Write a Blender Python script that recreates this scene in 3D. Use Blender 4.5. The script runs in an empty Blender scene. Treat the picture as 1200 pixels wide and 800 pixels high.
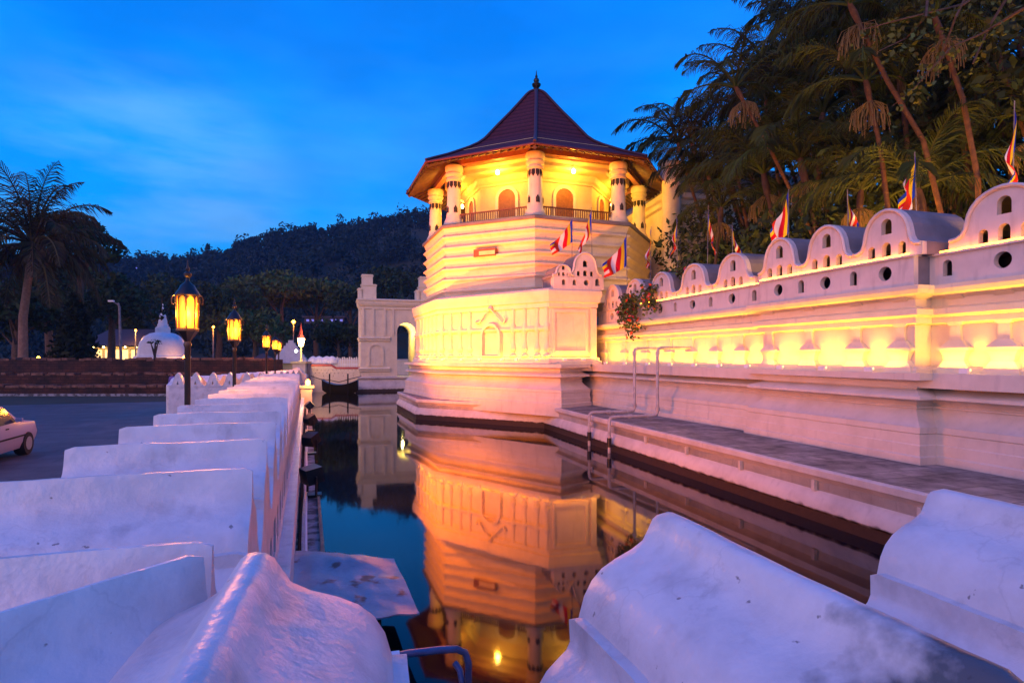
import bpy, math, random
from mathutils import Vector, Matrix, noise
from mathutils.geometry import tessellate_polygon
random.seed(7)
R_ = math.radians
S = 1.5                      # one design unit is 1.5 m
C = bpy.context.scene
COL = C.collection

# ------------------------------------------------------------------ camera, sky, sun, exposure
cam = bpy.data.objects.new('camera', bpy.data.cameras.new('camera'))
COL.objects.link(cam)
cam.data.sensor_width = 36; cam.data.lens = 20.4
cam.data.shift_y = 18/1200
cam.data.clip_start = 0.05; cam.data.clip_end = 6000
cam.location = (0, 0, 2.5*S); cam.rotation_euler = (R_(90), 0, 0)
C.camera = cam

world = bpy.data.worlds.new('World'); C.world = world; world.use_nodes = True
wn = world.node_tree.nodes; wl = world.node_tree.links
for n in list(wn): wn.remove(n)
out = wn.new('ShaderNodeOutputWorld'); bg = wn.new('ShaderNodeBackground')
SUN_EL, SUN_AZ = 18.0, 212.0          # afterglow low behind the camera
sky = wn.new('ShaderNodeTexSky'); sky.sky_type = 'NISHITA'; sky.sun_disc = False
sky.sun_elevation = R_(SUN_EL); sky.sun_rotation = R_(SUN_AZ)
def wmath(op, a, b=None, clamp=False):
    n = wn.new('ShaderNodeMath'); n.operation = op; n.use_clamp = clamp
    for i, v in enumerate((a, b)):
        if v is None: continue
        if isinstance(v, (int, float)): n.inputs[i].default_value = v
        else: wl.new(v, n.inputs[i])
    return n.outputs[0]
def wmix(f, a, b, mode='MIX'):
    n = wn.new('ShaderNodeMix'); n.data_type = 'RGBA'; n.blend_type = mode
    for i, v in ((0, f), (6, a), (7, b)):
        if isinstance(v, (int, float)): n.inputs[i].default_value = v
        elif isinstance(v, tuple): n.inputs[i].default_value = (*v, 1)
        else: wl.new(v, n.inputs[i])
    return n.outputs[2]
tc = wn.new('ShaderNodeTexCoord'); sep = wn.new('ShaderNodeSeparateXYZ'); wl.new(tc.outputs['Generated'], sep.inputs[0])
# dusk blue: deep overhead, paler and greener towards the horizon
rmp = wn.new('ShaderNodeValToRGB'); wl.new(sep.outputs[2], rmp.inputs[0])
e = rmp.color_ramp.elements
e[0].position = 0.0; e[0].color = (.05, .42, 1.0, 1)
e[1].position = 1.0; e[1].color = (.0, .125, .72, 1)
for p, c in ((.12, (.0, .33, .92)), (.25, (.0, .27, .95)), (.45, (.0, .215, .93)), (.62, (.0, .165, .84))):
    x = e.new(p); x.color = (*c, 1)
mp = wn.new('ShaderNodeMapping'); wl.new(tc.outputs['Generated'], mp.inputs[0])
mp.inputs['Scale'].default_value = (1.5, 1.5, 6.5); mp.inputs['Location'].default_value = (.15, .9, .2)
nz = wn.new('ShaderNodeTexNoise'); wl.new(mp.outputs[0], nz.inputs['Vector'])
nz.inputs['Scale'].default_value = 1.9; nz.inputs['Detail'].default_value = 7; nz.inputs['Roughness'].default_value = .55
cr = wn.new('ShaderNodeValToRGB'); wl.new(nz.outputs[0], cr.inputs[0])
cr.color_ramp.elements[0].position = .42; cr.color_ramp.elements[1].position = .74
low = wn.new('ShaderNodeMapRange'); wl.new(sep.outputs[2], low.inputs[0])
low.inputs[1].default_value = .50; low.inputs[2].default_value = .10; low.inputs[3].default_value = .04; low.inputs[4].default_value = .42
cl = wmath('MULTIPLY', cr.outputs[0], low.outputs[0])
# a soft pale bank of cloud low in the north-west
dp = wn.new('ShaderNodeVectorMath'); dp.operation = 'DOT_PRODUCT'; wl.new(tc.outputs['Generated'], dp.inputs[0]); dp.inputs[1].default_value = Vector((-.62, 1, .245)).normalized()
dm = wn.new('ShaderNodeMapRange'); dm.interpolation_type = 'SMOOTHSTEP'; wl.new(dp.outputs['Value'], dm.inputs[0]); dm.inputs[1].default_value = .972; dm.inputs[2].default_value = .997
cs = wn.new('ShaderNodeMapRange'); wl.new(nz.outputs[0], cs.inputs[0]); cs.inputs[1].default_value = .36; cs.inputs[2].default_value = .60
cl = wmath('ADD', cl, wmath('MULTIPLY', wmath('MULTIPLY', dm.outputs[0], cs.outputs[0]), .55), True)
base = wmix(cl, rmp.outputs[0], (.13, .38, .82))
mp2 = wn.new('ShaderNodeMapping'); wl.new(tc.outputs['Generated'], mp2.inputs[0]); mp2.inputs['Scale'].default_value = (1.2, 1.2, 3.2)
nz2 = wn.new('ShaderNodeTexNoise'); wl.new(mp2.outputs[0], nz2.inputs['Vector']); nz2.inputs['Scale'].default_value = 2.3; nz2.inputs['Detail'].default_value = 5
dk = wn.new('ShaderNodeMapRange'); wl.new(nz2.outputs[0], dk.inputs[0])
dk.inputs[1].default_value = .35; dk.inputs[2].default_value = .65; dk.inputs[3].default_value = .76; dk.inputs[4].default_value = 1.06
tintv = wn.new('ShaderNodeCombineXYZ')
for i in range(3): wl.new(dk.outputs[0], tintv.inputs[i])
base = wmix(1.0, base, tintv.outputs[0], 'MULTIPLY')
# the Nishita sky lends its own gradient at a dusk strength
nis = wmix(1.0, sky.outputs[0], (.0006, .006, .012), 'MULTIPLY')
skyc = wmix(1.0, base, nis, 'ADD')
wl.new(skyc, bg.inputs[0]); bg.inputs[1].default_value = 1.15
wl.new(bg.outputs[0], out.inputs[0])

sd = bpy.data.lights.new('sun', 'SUN'); sd.energy = 1.7; sd.angle = R_(60); sd.color = (1, .40, .22)
sun = bpy.data.objects.new('sun', sd); COL.objects.link(sun)
az, el = R_(SUN_AZ), R_(SUN_EL)
sun.rotation_euler = Vector((math.sin(az)*math.cos(el), math.cos(az)*math.cos(el), math.sin(el))).to_track_quat('Z', 'Y').to_euler()
sun.location = (-20, -60, 40)

vs = C.view_settings
C.display_settings.display_device = 'sRGB'
vs.view_transform = 'Standard'; vs.look = 'None'; vs.exposure = 0.22; vs.gamma = 1; vs.use_curve_mapping = False
C.render.engine = 'CYCLES'
cy = C.cycles
cy.use_denoising = True
cy.max_bounces = 6; cy.diffuse_bounces = 3; cy.glossy_bounces = 3; cy.transmission_bounces = 2
cy.sample_clamp_indirect = 6; cy.caustics_reflective = False; cy.caustics_refractive = False

# ------------------------------------------------------------------ materials
def material(name, color, rough=.6, var=None, vscale=3.0, vlo=.4, vhi=.7, bump=0, bscale=20, spec=.4,
             emit=None, estr=0, island=0, metal=0, vdetail=6, bump2=0, bscale2=2.0, extra=None):
    m = bpy.data.materials.new(name); m.use_nodes = True
    N = m.node_tree.nodes; L = m.node_tree.links
    b = N['Principled BSDF']
    b.inputs['Base Color'].default_value = (*color, 1); b.inputs['Roughness'].default_value = rough
    b.inputs['Specular IOR Level'].default_value = spec; b.inputs['Metallic'].default_value = metal
    geo = N.new('ShaderNodeNewGeometry')
    colout = None
    if var is not None:
        nz = N.new('ShaderNodeTexNoise'); L.new(geo.outputs['Position'], nz.inputs['Vector'])
        nz.inputs['Scale'].default_value = vscale; nz.inputs['Detail'].default_value = vdetail; nz.inputs['Roughness'].default_value = .62
        mr = N.new('ShaderNodeMapRange'); L.new(nz.outputs[0], mr.inputs[0]); mr.inputs[1].default_value = vlo; mr.inputs[2].default_value = vhi
        mx = N.new('ShaderNodeMix'); mx.data_type = 'RGBA'; L.new(mr.outputs[0], mx.inputs[0])
        mx.inputs[6].default_value = (*color, 1); mx.inputs[7].default_value = (*var, 1)
        colout = mx.outputs[2]
    if island:
        mr = N.new('ShaderNodeMapRange'); L.new(geo.outputs['Random Per Island'], mr.inputs[0])
        mr.inputs[3].default_value = 1-island; mr.inputs[4].default_value = 1+island
        hs = N.new('ShaderNodeHueSaturation'); hs.inputs['Color'].default_value = (*color, 1)
        if colout: L.new(colout, hs.inputs['Color'])
        L.new(mr.outputs[0], hs.inputs['Value'])
        mr2 = N.new('ShaderNodeMapRange'); L.new(geo.outputs['Random Per Island'], mr2.inputs[0]); mr2.inputs[3].default_value = .47; mr2.inputs[4].default_value = .53
        L.new(mr2.outputs[0], hs.inputs['Hue']); colout = hs.outputs[0]
    if extra: colout = extra(N, L, geo, colout, b)
    if colout: L.new(colout, b.inputs['Base Color'])
    if bump or bump2:
        prev = None
        for st, sc, dist in ((bump2, bscale2, .06), (bump, bscale, .01)):
            if not st: continue
            nb = N.new('ShaderNodeTexNoise'); L.new(geo.outputs['Position'], nb.inputs['Vector']); nb.inputs['Scale'].default_value = sc; nb.inputs['Detail'].default_value = 5
            bp = N.new('ShaderNodeBump'); bp.inputs['Strength'].default_value = st; bp.inputs['Distance'].default_value = dist
            L.new(nb.outputs[0], bp.inputs['Height'])
            if prev: L.new(prev, bp.inputs['Normal'])
            prev = bp.outputs[0]
        L.new(prev, b.inputs['Normal'])
    if emit:
        b.inputs['Emission Color'].default_value = (*emit, 1); b.inputs['Emission Strength'].default_value = estr
    return m

def mixc(N, L, fac, a, c):
    mx = N.new('ShaderNodeMix'); mx.data_type = 'RGBA'; L.new(fac, mx.inputs[0])
    if isinstance(a, tuple): mx.inputs[6].default_value = (*a, 1)
    else: L.new(a, mx.inputs[6])
    mx.inputs[7].default_value = (*c, 1)
    return mx.outputs[2]
def streaks(lo=.60, hi=.80, dark=(.40, .36, .33), sx=2.2, sz=.35):
    def f(N, L, geo, colout, b):          # rain streaks running down the plaster
        mp = N.new('ShaderNodeMapping'); L.new(geo.outputs['Position'], mp.inputs[0]); mp.inputs['Scale'].default_value = (sx, sx, sz)
        nz = N.new('ShaderNodeTexNoise'); L.new(mp.outputs[0], nz.inputs['Vector']); nz.inputs['Scale'].default_value = 2.6; nz.inputs['Detail'].default_value = 8
        mr = N.new('ShaderNodeMapRange'); L.new(nz.outputs[0], mr.inputs[0]); mr.inputs[1].default_value = lo; mr.inputs[2].default_value = hi; mr.inputs[4].default_value = .6
        return mixc(N, L, mr.outputs[0], colout, dark)
    return f
def waterstain(N, L, geo, colout, b):     # tide mark of mud and algae just over the water
    sp = N.new('ShaderNodeSeparateXYZ'); L.new(geo.outputs['Position'], sp.inputs[0])
    nz = N.new('ShaderNodeTexNoise'); L.new(geo.outputs['Position'], nz.inputs['Vector']); nz.inputs['Scale'].default_value = 3.5; nz.inputs['Detail'].default_value = 8
    ad = N.new('ShaderNodeMath'); ad.operation = 'MULTIPLY_ADD'; L.new(nz.outputs[0], ad.inputs[0]); ad.inputs[1].default_value = -.22; L.new(sp.outputs[2], ad.inputs[2])
    mr = N.new('ShaderNodeMapRange'); L.new(ad.outputs[0], mr.inputs[0]); mr.inputs[1].default_value = .22; mr.inputs[2].default_value = .15
    c = streaks(.58, .78)(N, L, geo, colout, b)
    nb = N.new('ShaderNodeTexNoise'); L.new(geo.outputs['Position'], nb.inputs['Vector']); nb.inputs['Scale'].default_value = 9
    mud = mixc(N, L, nb.outputs[0], (.018, .010, .007), (.055, .026, .015))
    mx = N.new('ShaderNodeMix'); mx.data_type = 'RGBA'; L.new(mr.outputs[0], mx.inputs[0]); L.new(c, mx.inputs[6]); L.new(mud, mx.inputs[7])
    return mx.outputs[2]
def chips(N, L, geo, colout, b):          # grey lichen and flaked paint
    nz = N.new('ShaderNodeTexNoise'); L.new(geo.outputs['Position'], nz.inputs['Vector']); nz.inputs['Scale'].default_value = 1.1; nz.inputs['Detail'].default_value = 9; nz.inputs['Roughness'].default_value = .7
    mr = N.new('ShaderNodeMapRange'); L.new(nz.outputs[0], mr.inputs[0]); mr.inputs[1].default_value = .60; mr.inputs[2].default_value = .72; mr.inputs[4].default_value = .75
    c = mixc(N, L, mr.outputs[0], colout, (.26, .25, .26))
    vz = N.new('ShaderNodeTexNoise'); L.new(geo.outputs['Position'], vz.inputs['Vector']); vz.inputs['Scale'].default_value = 16; vz.inputs['Detail'].default_value = 3
    mr2 = N.new('ShaderNodeMapRange'); L.new(vz.outputs[0], mr2.inputs[0]); mr2.inputs[1].default_value = .72; mr2.inputs[2].default_value = .75; mr2.inputs[4].default_value = .8
    c = mixc(N, L, mr2.outputs[0], c, (.16, .14, .13))
    wv = N.new('ShaderNodeTexNoise'); L.new(geo.outputs['Position'], wv.inputs['Vector']); wv.inputs['Scale'].default_value = 3; wv.inputs['Detail'].default_value = 6
    wm = N.new('ShaderNodeVectorMath'); wm.operation = 'MULTIPLY_ADD'; L.new(wv.outputs[1], wm.inputs[0]); wm.inputs[1].default_value = (.7, .7, .7); L.new(geo.outputs['Position'], wm.inputs[2])
    vo = N.new('ShaderNodeTexVoronoi'); vo.feature = 'DISTANCE_TO_EDGE'; L.new(wm.outputs[0], vo.inputs['Vector']); vo.inputs['Scale'].default_value = .75
    mc = N.new('ShaderNodeMapRange'); L.new(vo.outputs[0], mc.inputs[0]); mc.inputs[1].default_value = .008; mc.inputs[2].default_value = .002; mc.inputs[4].default_value = .13
    c = mixc(N, L, mc.outputs[0], c, (.22, .20, .20))
    c = streaks(.56, .74, (.36, .34, .34), 1.6, 1.0)(N, L, geo, c, b)
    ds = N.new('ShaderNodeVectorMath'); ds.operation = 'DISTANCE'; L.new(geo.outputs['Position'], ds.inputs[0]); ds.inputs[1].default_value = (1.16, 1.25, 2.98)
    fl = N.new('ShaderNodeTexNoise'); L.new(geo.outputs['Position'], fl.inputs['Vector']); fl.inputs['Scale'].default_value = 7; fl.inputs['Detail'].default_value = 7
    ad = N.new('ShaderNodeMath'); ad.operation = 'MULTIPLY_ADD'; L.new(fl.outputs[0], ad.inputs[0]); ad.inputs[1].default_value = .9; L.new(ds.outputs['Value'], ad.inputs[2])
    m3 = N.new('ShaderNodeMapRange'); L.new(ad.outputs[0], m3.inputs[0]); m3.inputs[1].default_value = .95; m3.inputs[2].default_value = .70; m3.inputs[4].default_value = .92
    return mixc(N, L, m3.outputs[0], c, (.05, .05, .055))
def blocks(w, h, col, mortar=.02, rot=None, off=.5):
    def f(N, L, geo, colout, b):
        mp = N.new('ShaderNodeMapping'); L.new(geo.outputs['Position'], mp.inputs[0])
        if rot: mp.inputs['Rotation'].default_value = rot
        br = N.new('ShaderNodeTexBrick'); L.new(mp.outputs[0], br.inputs['Vector'])
        br.inputs['Scale'].default_value = 1; br.inputs['Brick Width'].default_value = w; br.inputs['Row Height'].default_value = h
        br.inputs['Mortar Size'].default_value = mortar; br.inputs['Color1'].default_value = (1, 1, 1, 1); br.inputs['Color2'].default_value = (.62, .62, .62, 1); br.inputs['Mortar'].default_value = (*col, 1)
        br.offset = off
        mx = N.new('ShaderNodeMix'); mx.data_type = 'RGBA'; mx.blend_type = 'MULTIPLY'; mx.inputs[0].default_value = 1
        L.new(colout, mx.inputs[6]); L.new(br.outputs[0], mx.inputs[7]); return mx.outputs[2]
    return f

M = {}
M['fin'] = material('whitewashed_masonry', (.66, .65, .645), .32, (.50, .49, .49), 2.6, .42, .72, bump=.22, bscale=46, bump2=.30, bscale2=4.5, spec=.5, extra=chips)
M['plaster'] = material('cream_white_plaster', (.74, .63, .44), .55, (.64, .53, .35), 1.4, .45, .75, bump=.25, bscale=26, extra=streaks())
M['plinth'] = material('weathered_cream_plaster', (.62, .55, .47), .55, (.52, .46, .38), 1.6, .42, .72, bump=.3, bscale=22, extra=streaks(.58, .78))
M['bank'] = material('tide_marked_plaster', (.60, .54, .48), .55, (.44, .39, .35), 1.3, .42, .72, bump=.35, bscale=18, extra=waterstain)
M['paving'] = material('grey_stone_paving', (.38, .35, .32), .75, (.10, .09, .085), 2.0, .35, .7, bump=.5, bscale=14, extra=blocks(.9, .55, (.35, .35, .35), .015, (0, 0, R_(-16.8))))
M['crest'] = material('white_crest_plaster', (.60, .54, .49), .55, (.48, .44, .40), 1.5, .45, .75, bump=.25, bscale=24, extra=streaks(.55, .72))
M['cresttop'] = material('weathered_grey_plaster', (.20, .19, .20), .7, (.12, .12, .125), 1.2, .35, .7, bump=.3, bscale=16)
M['water'] = material('still_dark_water', (.003, .005, .007), .04, spec=.5, bump2=.03, bscale2=.6)
M['water'].node_tree.nodes['Principled BSDF'].inputs['IOR'].default_value = 1.36
M['wood'] = material('varnished_wood', (.30, .11, .03), .5, (.18, .06, .015), 5, .3, .7, bump=.2, bscale=40)
M['raft'] = material('rafter_wood', (.12, .06, .028), .7, (.06, .03, .014), 4, .3, .7)
M['darkwood'] = material('dark_wood', (.09, .03, .012), .5, (.05, .02, .01), 5)
def tiles(N, L, geo, colout, b):
    sp = N.new('ShaderNodeSeparateXYZ'); L.new(geo.outputs['Position'], sp.inputs[0])
    w = N.new('ShaderNodeTexWave'); w.bands_direction = 'Z'; w.wave_profile = 'SAW'; L.new(geo.outputs['Position'], w.inputs[0]); w.inputs['Scale'].default_value = .8; w.inputs['Distortion'].default_value = .5; w.inputs['Detail Scale'].default_value = 4
    mr = N.new('ShaderNodeMapRange'); L.new(w.outputs[1], mr.inputs[0]); mr.inputs[3].default_value = .45; mr.inputs[4].default_value = 1.35
    hs = N.new('ShaderNodeHueSaturation'); L.new(colout, hs.inputs['Color']); L.new(mr.outputs[0], hs.inputs['Value'])
    bp = N.new('ShaderNodeBump'); bp.inputs['Distance'].default_value = .05; bp.inputs['Strength'].default_value = .5; L.new(w.outputs[1], bp.inputs['Height']); L.new(bp.outputs[0], b.inputs['Normal'])
    return hs.outputs[0]
M['tile'] = material('dark_clay_roof_tiles', (.105, .024, .030), .75, (.05, .013, .02), 6, .3, .7, spec=.15, extra=tiles)
M['ridge'] = material('ridge_tiles', (.06, .018, .02), .5)
M['copper'] = material('copper_gutter', (.14, .035, .02), .4)
M['iron'] = material('black_iron', (.010, .008, .008), .35, spec=.5)
M['petal'] = material('dark_painted_relief', (.022, .016, .010), .6)
M['lampglass'] = material('lit_amber_glass', (.8, .4, .1), .3, emit=(1, .20, .004), estr=1.05)
_n = M['lampglass'].node_tree.nodes; _l = M['lampglass'].node_tree.links
_t = _n.new('ShaderNodeBsdfTransparent'); _t.inputs[0].default_value = (1, .38, .03, 1); _m = _n.new('ShaderNodeMixShader'); _m.inputs[0].default_value = .62
_o = [n for n in _n if n.type == 'OUTPUT_MATERIAL'][0]; _l.new(_t.outputs[0], _m.inputs[1]); _l.new(_n['Principled BSDF'].outputs[0], _m.inputs[2]); _l.new(_m.outputs[0], _o.inputs[0])
M['bulb'] = material('lit_bulb', (1, .9, .6), .3, emit=(1, .55, .14), estr=40)
M['tube'] = material('lit_tube', (1, .9, .6), .3, emit=(1, .58, .14), estr=3)
M['rope'] = material('lit_rope_light', (1, .6, .2), .3, emit=(1, .25, .012), estr=26)
M['led'] = material('lit_white_lamp', (1, 1, 1), .3, emit=(.85, 1, .9), estr=25)
M['orangelamp'] = material('lit_sodium_lamp', (1, .5, .1), .3, emit=(1, .28, .02), estr=35)
M['window'] = material('lit_room', (.9, .7, .4), .5, emit=(1, .66, .22), estr=1.3)
M['bluewindow'] = material('lit_blue_windows', (.3, .3, .8), .5, emit=(.25, .3, 1), estr=.35)
M['asphalt'] = material('worn_paving_road', (.11, .105, .115), .6, (.06, .058, .066), 1.2, .35, .7, bump=.4, bscale=40, extra=blocks(1.3, .7, (.55, .55, .55), .03, (0, 0, R_(-19.4))))
M['soil'] = material('dark_soil', (.035, .04, .02), .9, (.02, .025, .012), .3)
M['brick'] = material('old_red_brick', (.085, .028, .015), .85, (.018, .010, .008), .9, .38, .6, bump=.6, bscale=10, extra=blocks(.6, .2, (.45, .4, .4), .03, (R_(90), 0, 0)))
M['bark'] = material('bark', (.13, .075, .045), .9, (.06, .035, .02), 6, .3, .7, bump=.5, bscale=20)
M['palmbark'] = material('ringed_palm_bark', (.12, .06, .028), .8, (.05, .026, .013), 5, .3, .7)
M['cocobark'] = material('pale_coconut_bark', (.30, .17, .11), .8, (.17, .09, .05), 5, .3, .7)
M['bricklight'] = material('worn_brick_coping', (.22, .11, .07), .85, (.06, .03, .02), 2.5, .35, .65, bump=.5, bscale=12)
M['frontbark'] = material('orange_brown_palm_bark', (.17, .075, .022), .8, (.07, .03, .010), 6, .3, .7)
M['leaf'] = material('broad_leaves', (.034, .050, .020), .7, spec=.1, island=.5)
M['leaf2'] = material('yellow_green_leaves', (.075, .092, .026), .7, spec=.1, island=.5)
M['forest'] = material('forest_leaves', (.022, .038, .034), .95, spec=.02, island=.3)
M['conifer'] = material('dark_conifer_needles', (.014, .022, .013), .8, spec=.05, island=.4)
M['palmleaf'] = material('palm_leaflets', (.042, .056, .012), .7, spec=.12, island=.5)
M['palmleaf2'] = material('dark_palm_leaflets', (.024, .036, .010), .7, spec=.12, island=.5)
M['coco'] = material('coconut_leaflets', (.060, .046, .022), .8, spec=.08, island=.4)
M['seed'] = material('palm_seed_strands', (.20, .13, .03), .7)
M['flower'] = material('red_orange_petals', (.65, .07, .02), .5, island=.3)
M['pipe'] = material('grey_pvc_pipe', (.42, .40, .40), .4, (.26, .24, .23), 4, .4, .7)
M['pipewet'] = material('wet_pipe_collar', (.02, .018, .018), .35)
M['bluepipe'] = material('blue_painted_steel', (.05, .10, .22), .3, (.03, .05, .10), 8, .4, .7, spec=.6)
def rust(N, L, geo, colout, b):
    nz = N.new('ShaderNodeTexNoise'); L.new(geo.outputs['Position'], nz.inputs['Vector']); nz.inputs['Scale'].default_value = 2.2; nz.inputs['Detail'].default_value = 8
    mr = N.new('ShaderNodeMapRange'); L.new(nz.outputs[0], mr.inputs[0]); mr.inputs[1].default_value = .62; mr.inputs[2].default_value = .68
    return mixc(N, L, mr.outputs[0], colout, (.20, .05, .02))
M['zinc'] = material('painted_metal_sheet', (.34, .35, .37), .38, (.24, .25, .28), 3, .4, .7, spec=.5, bump2=.5, bscale2=1.5, extra=rust)
M['timber'] = material('pale_timber_edge', (.36, .26, .17), .8, (.2, .13, .08), 4, .3, .7)
M['concrete'] = material('mossy_concrete', (.26, .27, .28), .7, (.06, .06, .06), 3.0, .45, .58, bump=.6, bscale=16)
M['hull'] = material('tarred_hull', (.010, .010, .011), .85, spec=.1)
M['hullin'] = material('blue_boat_inside', (.10, .25, .45), .5)
M['redcap'] = material('red_coping', (.30, .05, .03), .6)
M['greywall'] = material('aged_grey_pier', (.25, .22, .22), .8, (.12, .1, .1), 3)
M['cream'] = material('cream_wall', (.74, .60, .28), .6, (.66, .52, .22), 1.5, .4, .7)
M['roofdark'] = material('dark_roof_sheet', (.05, .035, .045), .6)
M['carpaint'] = material('pale_car_paint', (.34, .31, .42), .3, spec=.5)
M['glass'] = material('dark_car_glass', (.02, .02, .025), .08, spec=.7)
M['rubber'] = material('tyre_rubber', (.015, .015, .015), .8)
M['rim'] = material('grey_wheel_rim', (.4, .4, .42), .35, metal=.6)
M['tail'] = material('red_tail_lamp', (.35, .01, .01), .3)
M['cloth'] = material('purple_cloth', (.16, .10, .32), .8)
M['skin'] = material('skin', (.25, .13, .08), .6)
M['hair'] = material('black_hair', (.01, .01, .01), .6)
M['palewhite'] = material('white_paint', (.78, .77, .76), .5, (.68, .66, .65), 2)

def flag_mat():
    m = bpy.data.materials.new('striped_flag_cloth'); m.use_nodes = True
    N = m.node_tree.nodes; L = m.node_tree.links; b = N['Principled BSDF']; b.inputs['Roughness'].default_value = .8; b.inputs['Specular IOR Level'].default_value = .1
    uv = N.new('ShaderNodeUVMap'); sp = N.new('ShaderNodeSeparateXYZ'); L.new(uv.outputs[0], sp.inputs[0])
    cols = [(.01, .04, .45), (.65, .48, .02), (.42, .004, .02), (.62, .60, .62), (.55, .03, .008)]
    def ramp(cs):
        r = N.new('ShaderNodeValToRGB'); r.color_ramp.interpolation = 'CONSTANT'; el = r.color_ramp.elements
        el[0].position = 0; el[0].color = (*cs[0], 1); el[1].position = 1/len(cs); el[1].color = (*cs[1], 1)
        for i in range(2, len(cs)): x = el.new(i/len(cs)); x.color = (*cs[i], 1)
        return r
    r1 = ramp(cols + [cols[0]]); L.new(sp.outputs[0], r1.inputs[0])
    r2 = ramp(cols); L.new(sp.outputs[1], r2.inputs[0])
    gt = N.new('ShaderNodeMath'); gt.operation = 'GREATER_THAN'; L.new(sp.outputs[0], gt.inputs[0]); gt.inputs[1].default_value = 5/6
    mx = N.new('ShaderNodeMix'); mx.data_type = 'RGBA'; L.new(gt.outputs[0], mx.inputs[0]); L.new(r1.outputs[0], mx.inputs[6]); L.new(r2.outputs[0], mx.inputs[7])
    L.new(mx.outputs[2], b.inputs['Base Color'])
    return m
M['flag'] = flag_mat()

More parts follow.
